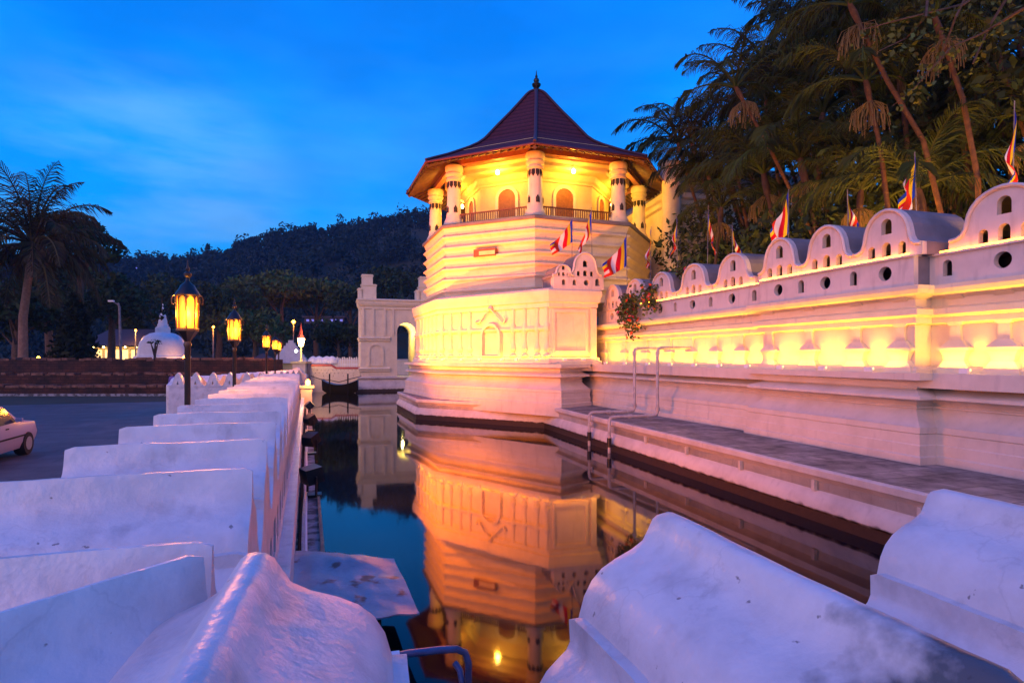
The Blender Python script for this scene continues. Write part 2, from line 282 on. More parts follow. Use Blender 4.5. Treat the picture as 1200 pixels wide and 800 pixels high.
# ------------------------------------------------------------------ object helpers
ORI = {}
def tag(o, label=None, cat=None, group=None, kind=None):
    if label: o['label'] = label
    if cat: o['category'] = cat
    if group: o['group'] = group
    if kind: o['kind'] = kind
    return o
def thing(name, label, cat, loc=(0, 0, 0), group=None, kind=None, rz=0):
    o = bpy.data.objects.new(name, None); COL.objects.link(o); o.empty_display_size = .3
    o.location = Vector(loc)*S; o.rotation_euler = (0, 0, rz)
    ORI[o.name] = Vector(loc)
    return tag(o, label, cat, group, kind)
class MB:
    def __init__(s): s.v = []; s.f = []; s.uv = None
    def add(s, vs, fs):
        k = len(s.v); s.v += [tuple(v) for v in vs]; s.f += [tuple(i+k for i in f) for f in fs]; return s
    def box(s, c, size, rz=0, taper=1.0, rot=None):
        x, y, z = (a/2 for a in size); vs = []
        m = rot or Matrix.Rotation(rz, 3, 'Z')
        for dz, t in ((-z, 1), (z, taper)):
            for dx, dy in ((-x, -y), (x, -y), (x, y), (-x, y)):
                vs.append(Vector(c) + m @ Vector((dx*t, dy*t, dz)))
        return s.add(vs, [(3, 2, 1, 0), (4, 5, 6, 7), (0, 1, 5, 4), (1, 2, 6, 5), (2, 3, 7, 6), (3, 0, 4, 7)])
    def prism(s, pts, z0, z1):
        n = len(pts); a = sum(pts[i][0]*pts[(i+1) % n][1]-pts[(i+1) % n][0]*pts[i][1] for i in range(n))
        if a < 0: pts = pts[::-1]
        vs = [(p[0], p[1], z0) for p in pts] + [(p[0], p[1], z1) for p in pts]
        return s.add(vs, [tuple(range(n))[::-1], tuple(range(n, 2*n))] + [(i, (i+1) % n, n+(i+1) % n, n+i) for i in range(n)])
    def lathe(s, c, prof, n=24, ph=0, caps=True):
        cx, cy = c[0], c[1]; z0 = c[2] if len(c) > 2 else 0; vs = []; fs = []
        for r, z in prof:
            for k in range(n):
                t = ph + 2*math.pi*k/n; vs.append((cx+r*math.sin(t), cy+r*math.cos(t), z0+z))
        for i in range(len(prof)-1):
            for k in range(n):
                a, b = i*n+k, i*n+(k+1) % n; fs.append((a, a+n, b+n, b))
        if caps: fs.append(tuple(range(n))); fs.append(tuple(range((len(prof)-1)*n, len(prof)*n))[::-1])
        return s.add(vs, fs)
    def tube(s, path, r, n=8, caps=True):
        path = [Vector(p) for p in path]; vs = []; fs = []
        rr = r if isinstance(r, (list, tuple)) else [r]*len(path); up = None
        for i, p in enumerate(path):
            d = (path[min(i+1, len(path)-1)]-path[max(i-1, 0)]).normalized()
            if up is None: up = Vector((0, 0, 1)) if abs(d.z) < .9 else Vector((1, 0, 0))
            a = d.cross(up).normalized(); b = a.cross(d).normalized(); up = b
            for k in range(n):
                t = 2*math.pi*k/n; vs.append(p + (a*math.cos(t)+b*math.sin(t))*rr[i])
        for i in range(len(path)-1):
            for k in range(n):
                x, y = i*n+k, i*n+(k+1) % n; fs.append((x, y, y+n, x+n))
        if caps: fs.append(tuple(range(n))[::-1]); fs.append(tuple(range((len(path)-1)*n, len(path)*n)))
        return s.add(vs, fs)
    def sweep(s, prof, path, side=1, back=.6, closed=False, caps=True):
        """profile (offset outward, z) from bottom to top along a plan polyline; side +1 = right of travel."""
        P = [Vector((p[0], p[1])) for p in path]; n = len(P); ms = []
        def nor(a, b): d = (b-a).normalized(); return Vector((d.y, -d.x))*side
        for i in range(n):
            if closed: n1, n2 = nor(P[i-1], P[i]), nor(P[i], P[(i+1) % n])
            else:
                n1 = nor(P[max(i-1, 0)], P[max(i, 1)]) if i else nor(P[0], P[1]); n2 = nor(P[i], P[i+1]) if i < n-1 else n1
            ms.append((n1+n2)/(1+n1.dot(n2)))
        ring = list(prof) + [(-back, prof[-1][1]), (-back, prof[0][1])]; m = len(ring); vs = []; fs = []
        for i in range(n):
            for o, z in ring: q = P[i]+ms[i]*o; vs.append((q.x, q.y, z))
        for i in range(n if closed else n-1):
            j = (i+1) % n
            for k in range(m):
                l = (k+1) % m; f = (i*m+k, j*m+k, j*m+l, i*m+l)
                fs.append(f if side > 0 else f[::-1])
        if caps and not closed:
            fs.append(tuple(range(m))); fs.append(tuple(range((n-1)*m, n*m))[::-1])
        return s.add(vs, fs)
    def plate(s, outer, holes, o, e1, e2, depth):
        """flat outline (a,b) with holes in the plane o+a*e1+b*e2, given thickness behind along -(e1 x e2)."""
        o, e1, e2 = Vector(o), Vector(e1), Vector(e2); nn = e1.cross(e2).normalized()
        loops = [outer]+list(holes); flat = [p for l in loops for p in l]
        tr = tessellate_polygon([[Vector((p[0], p[1], 0)) for p in l] for l in loops])
        n = len(flat); F = [o+e1*p[0]+e2*p[1] for p in flat]; vs = F+[p-nn*depth for p in F]; fs = []
        for t in tr:
            a, b, c = (Vector(flat[i]) for i in t)
            if (b-a).x*(c-a).y-(b-a).y*(c-a).x < 0: t = t[::-1]
            fs.append(tuple(t)); fs.append(tuple(i+n for i in t[::-1]))
        k = 0
        for li, l in enumerate(loops):
            m = len(l)
            for i in range(m):
                a, b = k+i, k+(i+1) % m; fs.append((a, b, b+n, a+n))
            k += m
        return s.add(vs, fs)
    def quad(s, c, a, b): c = Vector(c); return s.add([c-a-b, c+a-b, c+a+b, c-a+b], [(0, 1, 2, 3)])
    def build(s, name, mat, parent=None, smooth=None, loc=None, label=None, cat=None, group=None, kind=None):
        org = ORI[parent.name] if parent else Vector(loc or (0, 0, 0))
        me = bpy.data.meshes.new(name)
        me.from_pydata([((x-org.x)*S, (y-org.y)*S, (z-org.z)*S) for x, y, z in s.v], [], s.f); me.update()
        if s.uv:
            l = me.uv_layers.new(name='UVMap')
            for lp in me.loops: l.data[lp.index].uv = s.uv[lp.vertex_index]
        if smooth is not None:
            for p in me.polygons: p.use_smooth = True
            me.set_sharp_from_angle(angle=R_(smooth))
        me.materials.append(mat)
        ob = bpy.data.objects.new(name, me); COL.objects.link(ob)
        ORI[ob.name] = org
        if parent: ob.parent = parent
        else: ob.location = org*S
        return tag(ob, label, cat, group, kind)
def copy_tree(o, parent=None):
    c = o.copy(); COL.objects.link(c)
    if parent: c.parent = parent
    for ch in o.children: copy_tree(ch, c)
    return c
def light(kind, name, loc, energy, color, parent=None, target=None, **kw):
    d = bpy.data.lights.new(name, kind); d.energy = energy*S*S; d.color = color
    for k, v in kw.items(): setattr(d, k, v)
    o = bpy.data.objects.new(name, d); COL.objects.link(o)
    org = ORI[parent.name] if parent else Vector((0, 0, 0))
    o.location = (Vector(loc)-org)*S
    if parent: o.parent = parent
    if target is not None: o.rotation_euler = (Vector(target)-Vector(loc)).to_track_quat('-Z', 'Y').to_euler()
    return o
def arch(cx, z0, w, h, n=8):            # arched opening outline
    r = w/2; return [(cx-r, z0), (cx+r, z0)] + [(cx+r*math.cos(math.pi*i/n), z0+h-r+r*math.sin(math.pi*i/n)) for i in range(n+1)]
def circ(cx, cz, r, n=18): return [(cx+r*math.cos(2*math.pi*i/n), cz+r*math.sin(2*math.pi*i/n)) for i in range(n)]
def px(x, y, Y): return Vector(((x-600)/680*Y, Y, 2.5-(y-418)/680*Y))
SA, CA = math.sin(R_(16.8)), math.cos(R_(16.8))
def W(u, v, z=None):                    # right wall frame: u along the moat, v across it
    p = (CA*v-SA*u, SA*v+CA*u); return p if z is None else Vector((*p, z))
SL, CL = math.sin(R_(19.4)), math.cos(R_(19.4))
def LW(u, v, z=None):                   # left wall frame
    p = (CL*v-SL*u, SL*v+CL*u); return p if z is None else Vector((*p, z))

# ------------------------------------------------------------------ setting: water, ground, road, hill
mb = MB(); mb.add([(-60, -2, 0), (40, -2, 0), (40, 48, 0), (-60, 48, 0)], [(0, 1, 2, 3)])
mb.build('water', M['water'], kind='structure')
GZ = .6
hole = [LW(1.0, -.75), LW(44.5, -.75), (-4, 46.5), W(24, 12), W(1.0, 12)]
mb = MB(); mb.plate([(-900, -60), (900, -60), (900, 1200), (-900, 1200)], [hole], (0, 0, GZ), (1, 0, 0), (0, 1, 0), .02)
mb.build('ground', M['soil'], kind='structure')
mb = MB(); mb.prism([LW(-8, -1.3), LW(28, -1.3), LW(28, -30), LW(-8, -30)], GZ, GZ+.006)
mb.build('road', M['asphalt'], kind='structure')
MB().box((-30, 28.2, GZ+.05), (32, .25, .12)).build('kerb', M['concrete'], kind='structure')
mb = MB(); mb.prism([LW(47, -14), LW(47, 6), LW(62, 6), LW(62, -14)], GZ, GZ+.006)
mb.build('forecourt_pavement', M['asphalt'], kind='structure')

prof = [(-700, 300), (0, 309), (130, 309), (210, 305), (271, 291), (312, 279), (417, 266), (479, 254), (560, 238), (640, 218), (760, 230), (900, 262), (1200, 300), (1900, 330)]
def lerp(x, pts):
    for (a, b), (c, d) in zip(pts, pts[1:]):
        if x <= c: return b+(d-b)*max(0, min(1, (x-a)/(c-a)))
    return pts[-1][1]
def hz(k, Y):
    h = (418-lerp(600+680*k, prof))*230/680+2.5-4.0
    t = max(0, min(1, (Y-85)/(230-85))); t = t*t*(3-2*t)*.6+t*.4
    if Y > 230: t = max(0, 1-(Y-230)/160)
    return GZ-.3+h*t + 1.5*t*noise.noise(Vector((k*9, Y*.03, 0)))
mb = MB(); ks = [-2.2+i*.05 for i in range(81)]; ys = [80+i*8 for i in range(40)]
for Y in ys:
    for k in ks: mb.v.append((k*Y, Y, hz(k, Y)))
nk = len(ks)
for j in range(len(ys)-1):
    for i in range(nk-1): mb.f.append((j*nk+i, j*nk+i+1, (j+1)*nk+i+1, (j+1)*nk+i))
mb.build('hill', M['soil'], smooth=180, kind='structure')

# ------------------------------------------------------------------ foliage
def rdir(rng):
    while True:
        v = Vector((rng.uniform(-1, 1), rng.uniform(-1, 1), rng.uniform(-1, 1)))
        if .05 < v.length <= 1: return v.normalized()
def leafcloud(mb, c, rad, n, size, rng, shell=.55):
    c = Vector(c)
    for _ in range(n):
        d = rdir(rng); r = (shell+(1-shell)*rng.random())**.6 if rng.random() < .8 else rng.random()
        p = c+Vector((d.x*rad[0], d.y*rad[1], d.z*rad[2]))*r
        a = rdir(rng); b = a.cross(rdir(rng)).normalized(); s = size*rng.uniform(.55, 1.25)
        mb.add([p-a*s, p+b*s*.45, p+a*s, p-b*s*.45], [(0, 1, 2, 3)])
def hillforest():
    rng = random.Random(3); mb = MB(); n = 0
    while n < 1900:
        k = rng.uniform(-1.0, .62); Y = 92+143*rng.random()**.85
        if n < 330: Y = rng.uniform(222, 236)
        if -.02 < k < .3 and Y < 200: continue
        z = hz(k, Y); r = rng.uniform(1.6, 3.6); h = r*rng.uniform(.7, 1.25)
        if n < 330: r = rng.uniform(.9, 2.4); z += rng.uniform(-.6, .6)+(rng.random() < .18)*rng.uniform(1.0, 2.4)
        for _ in range(3):
            leafcloud(mb, (k*Y+rng.uniform(-r, r)*.6, Y+rng.uniform(-1, 1), z+h*.8+rng.uniform(-.4, .8)*h), (r*.7, r*.7, h*.6), 34, .34+.0016*Y, rng)
        n += 1
    mb.build('forest', M['forest'], label='dense dark forest covering the hillside behind the temple', cat='forest', kind='stuff')
hillforest()
def tree(name, label, x, y, Y, rad, h, leaf, seed, mat='leaf', group=None, lobes=7, flat=.6, n=2600, base=GZ-.1):
    """broadleaf tree whose crown is centred near image point x,y at distance Y (design units)"""
    rng = random.Random(seed); c = px(x, y, Y); loc = (c.x, Y, base)
    t = thing(name, label, 'tree', loc, group)
    mb = MB(); pts = [Vector(loc), Vector((c.x+rng.uniform(-.3, .3), Y, base+(c.z-base)*.5)), Vector((c.x, Y, c.z))]
    mb.tube(pts, [rad*.07+.1, rad*.05+.08, .06], 8)
    lob = []
    for i in range(lobes):
        a = 2*math.pi*i/lobes+rng.uniform(-.4, .4); q = rng.uniform(.35, .75)
        lc = c+Vector((math.cos(a)*rad*q, math.sin(a)*rad*q, rng.uniform(-.5, .6)*h)); lob.append(lc)
        mb.tube([pts[1].lerp(pts[2], rng.uniform(0, .6)), lc], [.1, .03], 5)
    mb.build('trunk', M['bark'], t, smooth=60)
    cb = MB()
    for lc in lob+[c+Vector((0, 0, h*.4))]:
        rr = rad*rng.uniform(.38, .6); leafcloud(cb, lc, (rr, rr, rr*flat), n//(lobes+1), leaf, rng)
    cb.build('crown', M[mat], t)
    return t
tg = 'trees beyond the brick wall and the bridge'
TR = [(95, 285, 46, 3.2, 2.2, .28, 'tall dark tree with rounded crown right behind the coconut palm'),
      (20, 370, 44, 4.0, 2.6, .30, 'low dark tree left of the coconut palm trunk'),
      (130, 345, 52, 4.0, 2.8, .30, 'dark leafy tree behind the conical evergreen'),
      (60, 330, 56, 4.5, 3.0, .32, 'dark tree filling the gap behind the coconut palm crown'),
      (190, 345, 70, 5.0, 3.0, .34, 'dark tree rising behind the white stupa spire'),
      (150, 382, 70, 2.2, 1.4, .26, 'small tree between the utility pole and stupa'),
      (255, 365, 72, 5.5, 3.2, .36, 'dark tree behind the two nearest street lamps'),
      (300, 385, 62, 3.6, 2.0, .30, 'low tree glowing behind the second street lamp'),
      (330, 335, 82, 6.0, 2.4, .38, 'broad flat topped tree above the far street lamps'),
      (372, 348, 84, 6.0, 2.0, .38, 'wide spreading tree left of the white gatehouse'),
      (300, 345, 84, 5.5, 2.2, .38, 'spreading tree right of the first street lamp lantern'),
      (412, 352, 78, 4.2, 2.0, .34, 'tree crown touching the gatehouse pinnacle'),
      (395, 392, 70, 3.4, 1.4, .32, 'low tree crown left of the gatehouse wall'),
      (450, 335, 88, 6.0, 2.6, .38, 'tree crown rising behind the gatehouse roof')]
for i, (x, y, Y, r, h, lf, lb) in enumerate(TR):
    tree('broadleaf_tree', lb, x, y, Y, r, h, lf, 40+i, 'leaf2' if i in (8, 9, 10, 7) else 'leaf', tg, n=2300, flat=.45 if i in (8, 9, 10) else .65)
def conifer(x, ytop, ybase, Y, rad, label, seed):
    rng = random.Random(seed); b = px(x, ybase, Y); top = px(x, ytop, Y).z; t = thing('conical_evergreen', label, 'tree', (b.x, Y, GZ))
    MB().tube([(b.x, Y, GZ), (b.x, Y, top)], [.14, .03], 6).build('trunk', M['bark'], t, smooth=60)
    cb = MB(); z = GZ+.3
    while z < top:
        f = 1-(z-GZ)/(top-GZ)*.92; r = rad*f**.8*rng.uniform(.85, 1.1)
        leafcloud(cb, (b.x, Y, z), (r, r, .32), int(60+150*f), .22, rng, .35); z += .24
    cb.build('crown', M['conifer'], t)
conifer(88, 346, 418, 40, 2.2, 'conical dark evergreen standing behind the brick wall', 9)

def frond(mb, o, az, el, length, droop, width, rng, nleaf=26, stem=True, lw=.035):
    """an arching pinnate palm leaf: rachis plus drooping leaflets"""
    o = Vector(o); pts = []; d = Vector((math.cos(az)*math.cos(el), math.sin(az)*math.cos(el), math.sin(el))); p = o.copy(); st = length/14
    sidev = Vector((-math.sin(az), math.cos(az), 0))
    for i in range(15):
        pts.append(p.copy()); p = p+d*st; d = (d+Vector((0, 0, -droop/14*(.5+i/9)))).normalized()
    if stem: mb.tube(pts, [.035*(1-i/16)*length/2.4+.004 for i in range(15)], 4, caps=False)
    for k in range(nleaf):
        f = .16+.83*k/nleaf; x = f*14; i = min(13, int(x)); q = pts[i].lerp(pts[i+1], x-i); t = (pts[i+1]-pts[i]).normalized()
        L = width*math.sin(math.pi*min(1, f*.92+.1))**.6*rng.uniform(.8, 1.1)
        for sg in (1, -1):
            dr = (sidev*sg*.66+t*.75+Vector((0, 0, rng.uniform(-.45, .05)))).normalized()
            e = q+dr*L*.55; tip = q+(dr+Vector((0, 0, -.45))).normalized()*L; w = t*lw*length*.5
            mb.add([q-w*.5, q+w*.5, e+w*.6, tip, e-w*.6], [(0, 1, 2, 3, 4)])
def coconut():
    rng = random.Random(21); Y = 34; top = px(38, 288, Y); b = px(24, 420, Y)
    t = thing('coconut_palm', 'tall leaning coconut palm with a shaggy crown at the photo left edge', 'palm tree', (b.x, Y, GZ))
    pts = [Vector((b.x, Y, GZ)), Vector((b.x+.15, Y, GZ+2)), px(27, 372, Y), px(32, 335, Y), top]
    MB().tube(pts, [.32, .25, .22, .2, .18], 10).build('trunk', M['cocobark'], t, smooth=60)
    cb = MB()
    for i in range(44):
        az = i*2.399+rng.uniform(-.2, .2); el = 1.4-1.9*(i/43)+rng.uniform(-.1, .1)
        frond(cb, top+Vector((0, 0, .1)), az, el, rng.uniform(4.4, 5.8), 1.7, 1.35, rng, 44, True, .018)
    cb.build('crown', M['coco'], t)
coconut()

# areca palm grove behind the wall
def palm_mesh(seed, h, lean, nfr, flen, mats):
    rng = random.Random(seed); t = thing('areca_palm', 'areca palm', 'palm tree', (0, 0, 0), 'areca palms crowding behind the temple wall')
    pts = [Vector((0, 0, 0)), Vector((lean*.25, 0, h*.35)), Vector((lean*.6, 0, h*.7)), Vector((lean, 0, h))]
    tb = MB(); n = 14; path = []
    for i in range(n+1):
        f = i/n*3; k = min(2, int(f)); path.append(pts[k].lerp(pts[k+1], f-k))
    tb.tube(path, [.085-.03*i/n for i in range(n+1)], 8)
    for p in path[1:-1]: tb.lathe((p.x, p.y, p.z), [(.07, 0), (.082, .02), (.07, .04)], 8, caps=False)
    tb.build('trunk', M['palmbark'], t, smooth=60)
    d = (path[-1]-path[-2]).normalized()
    MB().tube([path[-1], path[-1]+d*.35, path[-1]+d*.75], [.085, .10, .05], 8).build('crownshaft', mats[1], t, smooth=60)
    o = path[-1]+d*.6; cb = MB()
    for i in range(nfr):
        az = i*2.399+rng.uniform(-.25, .25); el = 1.2-.95*(i/nfr)+rng.uniform(-.15, .15)
        frond(cb, o, az, el, flen*rng.uniform(.85, 1.15), 1.9, .76, rng, 40, True, .016)
    cb.build('crown', mats[0], t)
    sb = MB()
    if seed % 2:
        for k in range(55):
            a = rng.uniform(0, 6.28); q = path[-1]+Vector((math.cos(a)*.14, math.sin(a)*.14, 0)); e = q+Vector((math.cos(a)*rng.uniform(.1, .4), math.sin(a)*rng.uniform(.1, .4), -rng.uniform(.4, .8)))
            sb.tube([q, (q+e)/2+Vector((math.cos(a)*.12, math.sin(a)*.12, .05)), e], [.006, .007, .011], 4)
        sb.build('seed_strands', M['seed'], t)
    return t
protos = [palm_mesh(31, 6.0, -.9, 13, 2.6, (M['palmleaf'], M['palmbark'])), palm_mesh(32, 8.0, -1.6, 13, 2.9, (M['palmleaf2'], M['palmbark'])),
          palm_mesh(33, 4.2, -.5, 12, 2.3, (M['palmleaf'], M['palmbark'])), palm_mesh(34, 9.5, -2.2, 13, 2.9, (M['palmleaf2'], M['palmbark'])),
          palm_mesh(35, 7.2, .6, 12, 2.7, (M['palmleaf'], M['palmbark']))]
PH = [6.0, 8.0, 4.2, 9.5, 7.2]; PL = [-.9, -1.6, -.5, -2.2, .6]
# image point of the crown and its distance
PC = [(806, 168, 25), (838, 205, 23), (822, 190, 25), (848, 165, 25), (882, 135, 24.5), (912, 108, 24), (942, 78, 23.5), (970, 48, 23), (1008, 15, 22), (1040, -15, 21),
      (868, 190, 22), (905, 150, 21), (940, 112, 20.5), (975, 76, 20), (1005, 45, 19), (1045, 5, 18), (1085, -30, 18), (1130, -40, 17),
      (845, 240, 20.5), (905, 205, 18), (960, 135, 17.5), (1000, 95, 17), (1036, 58, 17), (1075, 22, 16.5), (1115, -8, 16), (1165, -25, 15.5),
      (1060, 92, 15), (1105, 55, 15), (1150, 25, 14.5), (1195, 0, 14.5), (1010, 215, 14.5), (1185, 80, 13.6), (1085, 225, 13.2), (1215, 130, 12.8), (1150, 130, 15.5), (950, 225, 16.5),
      (890, 195, 23), (925, 165, 23), (965, 120, 22.5), (1000, 160, 20), (1040, 120, 20), (1080, 140, 18.5), (1120, 90, 19), (1160, 60, 18.5), (1190, 130, 16.5), (1125, 175, 16), (980, 190, 19.5), (865, 225, 24)]
def ordn(i): return ['first', 'second', 'third', 'fourth', 'fifth', 'sixth', 'seventh', 'eighth', 'ninth', 'tenth', 'eleventh', 'twelfth', 'thirteenth', 'fourteenth', 'fifteenth'][i]
used = {}
rng = random.Random(5)
for i, (x, y, Y) in enumerate(PC):
    c = px(x, y, Y); need = c.z-GZ-.6
    j = min(range(5), key=lambda q: abs(PH[q]-need)+rng.uniform(0, 1.6)+used.get(q, 0)*.05)
    first = used.get(j, 0) == 0
    o = protos[j] if first else copy_tree(protos[j]); used[j] = used.get(j, 0)+1
    rz = rng.uniform(-.7, .7) if not first else 0; sc = need/PH[j]
    lx, ly = PL[j]*math.cos(rz), PL[j]*math.sin(rz)
    o.location = Vector((c.x-lx, Y-ly, GZ-.05))*S; o.rotation_euler = (0, 0, rz)
    if abs(sc-1) > .03: o.scale = (max(.85, min(1.15, sc)),)*2+(sc,)
    g = max(1, min(9, round(1+(1170-x)/52)))
    o['label'] = '%s palm behind %s gable from the right, crown %s' % (
        'slender tall' if need > 7.2 else ('mid height' if need > 4.8 else 'short leafy'), ordn(g-1), ['near photo top', 'halfway up', 'low over wall'][0 if y < 70 else (1 if y < 160 else 2)])
for j in range(5):
    if used.get(j, 0) == 0: 
        for ch in list(protos[j].children): bpy.data.objects.remove(ch)
        bpy.data.objects.remove(protos[j])
# four front palms whose slanting trunks cross the grove
def front_palm(pts, Y, label, seed):
    rng = random.Random(seed); b = px(*pts[-1], Y); t = thing('areca_palm', label, 'palm tree', (b.x, Y, GZ), 'areca palms crowding behind the temple wall')
    P = [Vector((b.x+.15, Y, GZ))]+[px(a, c, Y) for a, c in pts[::-1]]
    path = []
    for a, c in zip(P, P[1:]):
        for k in range(5): path.append(a.lerp(c, k/5))
    path.append(P[-1]); n = len(path); tb = MB(); tb.tube(path, [.058-.016*i/n for i in range(n)], 8)
    for p in path[1:-1]: tb.lathe((p.x, p.y, p.z), [(.045, 0), (.058, .012), (.045, .024)], 8, caps=False)
    tb.build('trunk', M['frontbark'], t, smooth=60)
    d = (path[-1]-path[-2]).normalized(); MB().tube([path[-1], path[-1]+d*.3, path[-1]+d*.6], [.048, .068, .04], 8).build('crownshaft', M['frontbark'], t, smooth=60)
    cb = MB()
    for i in range(10): frond(cb, path[-1]+d*.5, i*2.399+rng.uniform(-.2, .2), 1.2-.9*i/10, rng.uniform(2.0, 2.6), 1.9, .7, rng, 38, True, .016)
    cb.build('crown', M['palmleaf'], t); sb = MB()
    for k in range(70):
        a = rng.uniform(0, 6.28); q = path[-1]+Vector((math.cos(a)*.1, math.sin(a)*.1, 0)); e = q+Vector((math.cos(a)*rng.uniform(.1, .4), math.sin(a)*rng.uniform(.1, .4), -rng.uniform(.3, .7)))
        sb.tube([q, (q+e)/2+Vector((math.cos(a)*.1, math.sin(a)*.1, .05)), e], [.005, .006, .010], 4)
    sb.build('seed_strands', M['seed'], t)
front_palm([(1008, 30), (1040, 95), (1082, 165), (1105, 260)], 12.6, 'front areca palm with orange lit trunk slanting left of the second gable', 201)
front_palm([(1105, 48), (1128, 115), (1146, 210)], 12.0, 'front areca palm with thin trunk rising just left of the rightmost gable', 202)
front_palm([(872, 120), (905, 180), (952, 275)], 16.5, 'front areca palm slanting up from behind the third gable', 203)
front_palm([(1020, 120), (1032, 175), (1040, 240)], 13.2, 'front areca palm with short crown behind the second gable from right', 204)
# understorey shrubs closing the grove
for i, (u, v, r, lb) in enumerate([(4.5, 12.6, 1.6, 'dark shrub behind the rightmost gable of the wall'), (8.0, 13.4, 1.8, 'dark shrub behind the second gable from the right'),
                               (11.5, 13.2, 1.7, 'dark shrub behind the red and yellow flag'), (15.0, 12.2, 1.3, 'dark shrub behind the middle of the crest'), (13.0, 15.5, 2.6, 'tall dark bush deep inside the palm grove'), (8.5, 16.5, 3.0, 'tall dark bush deep behind the right flags'), (20, 19, 3.5, 'tall dark bush behind the palms next to the palace'), (9, 20, 3.0, 'tall dark bush at the right end of the grove'), (16, 20, 3.5, 'tall dark bush behind the middle of the palm grove'), (12.5, 19, 3.5, 'tall dark bush far behind the fourth gable from the right')]):
    p = W(u, v); rr = random.Random(70+i); mb = MB()
    tall = r > 2.5
    for _ in range(9 if tall else 5): leafcloud(mb, (p[0]+rr.uniform(-1, 1)*r*(1.1 if tall else .6), p[1]+rr.uniform(-1, 1)*r*.6, GZ+rr.uniform(1.2, 8.5 if tall else 3.4)), (r*.8, r*.8, 1.5), 1150, .16 if tall else .085, rr)
    t = thing('shrub', lb, 'shrub', (*p, GZ), 'shrubs under the areca palms')
    mb.build('foliage', M['leaf'], t); MB().tube([(*p, GZ), (*p, GZ+1.5)], [.1, .04], 6).build('stem', M['bark'], t)
# lamps standing in the grove, seen as warm light between the trunks
for i, (u, v, lb) in enumerate([(6.0, 12.4, 'garden lamp among the palms behind the right end of the crest'), (10.0, 12.4, 'garden lamp among the palms behind the second and third gables'), (13.6, 12.6, 'garden lamp among the palms behind the middle gables'), (17.5, 13.0, 'garden lamp among palms nearest to the palace')]):
    p = W(u, v); t = thing('garden_lamp', lb, 'lamp', (*p, GZ), 'garden lamps in the palm grove')
    MB().tube([(*p, GZ), (*p, GZ+2.6)], [.05, .04], 8).build('post', M['iron'], t); MB().lathe((*p, GZ+2.7), [(.02, -.12), (.1, 0), (.02, .12)], 10).build('lamp', M['orangelamp'], t, smooth=60)
    light('POINT', 'garden_light', (p[0]-.1, p[1]-.2, GZ+3.0), (1100, 1100, 1000, 600)[i], (1, .42, .07), t, shadow_soft_size=.15)
# leafy creeper branch hanging at the top right
def branch():
    rng = random.Random(77); Y = 11; t = thing('overhanging_branch', 'thin leafy branch hanging over the palms at the photo top right', 'branch', px(1130, -60, Y))
    tw = MB(); lv = MB()
    for pts in ([(1190, -40), (1130, 5), (1060, 22), (1010, 35)], [(1150, -40), (1120, 20), (1105, 60), (1095, 75)], [(1200, 10), (1150, 40), (1115, 55), (1070, 105), (1045, 125)], [(1090, -30), (1085, 20), (1062, 45), (1030, 60)], [(1185, -10), (1160, 30), (1140, 75)]):
        P = [px(a, b, Y+rng.uniform(-.5, .5)) for a, b in pts]; tw.tube(P, [.03, .022, .014, .008, .006][:len(P)], 5)
        for k in range(90):
            f = rng.random()*(len(P)-1); i = int(f); q = P[i].lerp(P[i+1], f-i)+Vector((rng.gauss(0, .16), rng.gauss(0, .16), rng.gauss(-.08, .14)))
            a = rdir(rng); b = a.cross(rdir(rng)).normalized(); s = rng.uniform(.035, .075)
            lv.add([q-a*s, q-a*s*.2+b*s*.7, q+a*s, q-a*s*.2-b*s*.7], [(0, 1, 2, 3)])
    tw.build('twig', M['bark'], t, smooth=60); lv.build('leaves', M['leaf2'], t)
branch()

# ------------------------------------------------------------------ embankment (apron) along the water
ZP = .80
AP = [(-2.0, 34.0), (-5.50, 28.3), (-3.78, 23.35), W(19.2, 7.07), W(14, 7.07), W(1.0, 7.07)]
bank = thing('embankment_wall', 'low white embankment rising from the water below the temple wall', 'wall', (1.0, 20, 0))
mb = MB().sweep([(.10, -.8), (.10, .16), (.13, .20), (.12, .30), (.05, .42), (.0, .46), (.0, .60), (.05, .66), (.09, .69), (.09, .78), (.07, ZP)], AP, side=1, back=.5)
mb.build('wall', M['bank'], bank, smooth=30)
mb = MB().prism([AP[1], AP[2], AP[3], AP[4], AP[5], W(1.0, 9.6), W(20, 9.6), (-2, 27)], ZP-.5, ZP+.004)
mb.build('paving', M['paving'], bank)
mb = MB()
for u in (5.5, 7.2, 8.9, 10.6, 12.3):      # shallow pilaster strips on the bank
    p = W(u, 7.03); mb.box((*p, .53), (.06, .06, .16), R_(16.8))
mb.build('pilaster_strip', M['plinth'], bank)

# ------------------------------------------------------------------ octagonal tower
TC = (1.18, 28.1); PHA = R_(183)
tower = thing('octagonal_tower', 'floodlit octagonal temple tower with pillared balcony and steep tiled roof', 'tower', (*TC, 0))
PB = [(-2.3, 33.2), (-5.17, 27.9), (-3.11, 23.5), (1.64, 19.27), (2.75, 20.3), (2.2, 22.5)]
BASEP = [(0, ZP-.3), (0, .92), (-.035, .94), (-.035, 1.10), (-.05, 1.115), (-.05, 1.27), (-.06, 1.28), (-.04, 1.29), (-.04, 1.385), (-.07, 1.40), (-.13, 1.45), (-.22, 1.53), (-.30, 1.63), (-.31, 1.66), (-.27, 1.665), (-.27, 1.69), (-.31, 1.695), (-.31, 1.715), (-.28, 1.76), (-.20, 1.80), (-.07, 1.82), (-.055, 1.82), (-.055, 1.865), (-.09, 1.89), (-.30, 1.975), (-.30, 1.99), (-.26, 1.995), (-.26, 2.015), (-.30, 2.02), (-.30, 2.035), (-.28, 2.08), (-.20, 2.115), (-.05, 2.13), (-.03, 2.13), (-.03, 2.24)]
BASET = [(o+.03, z) for o, z in BASEP]
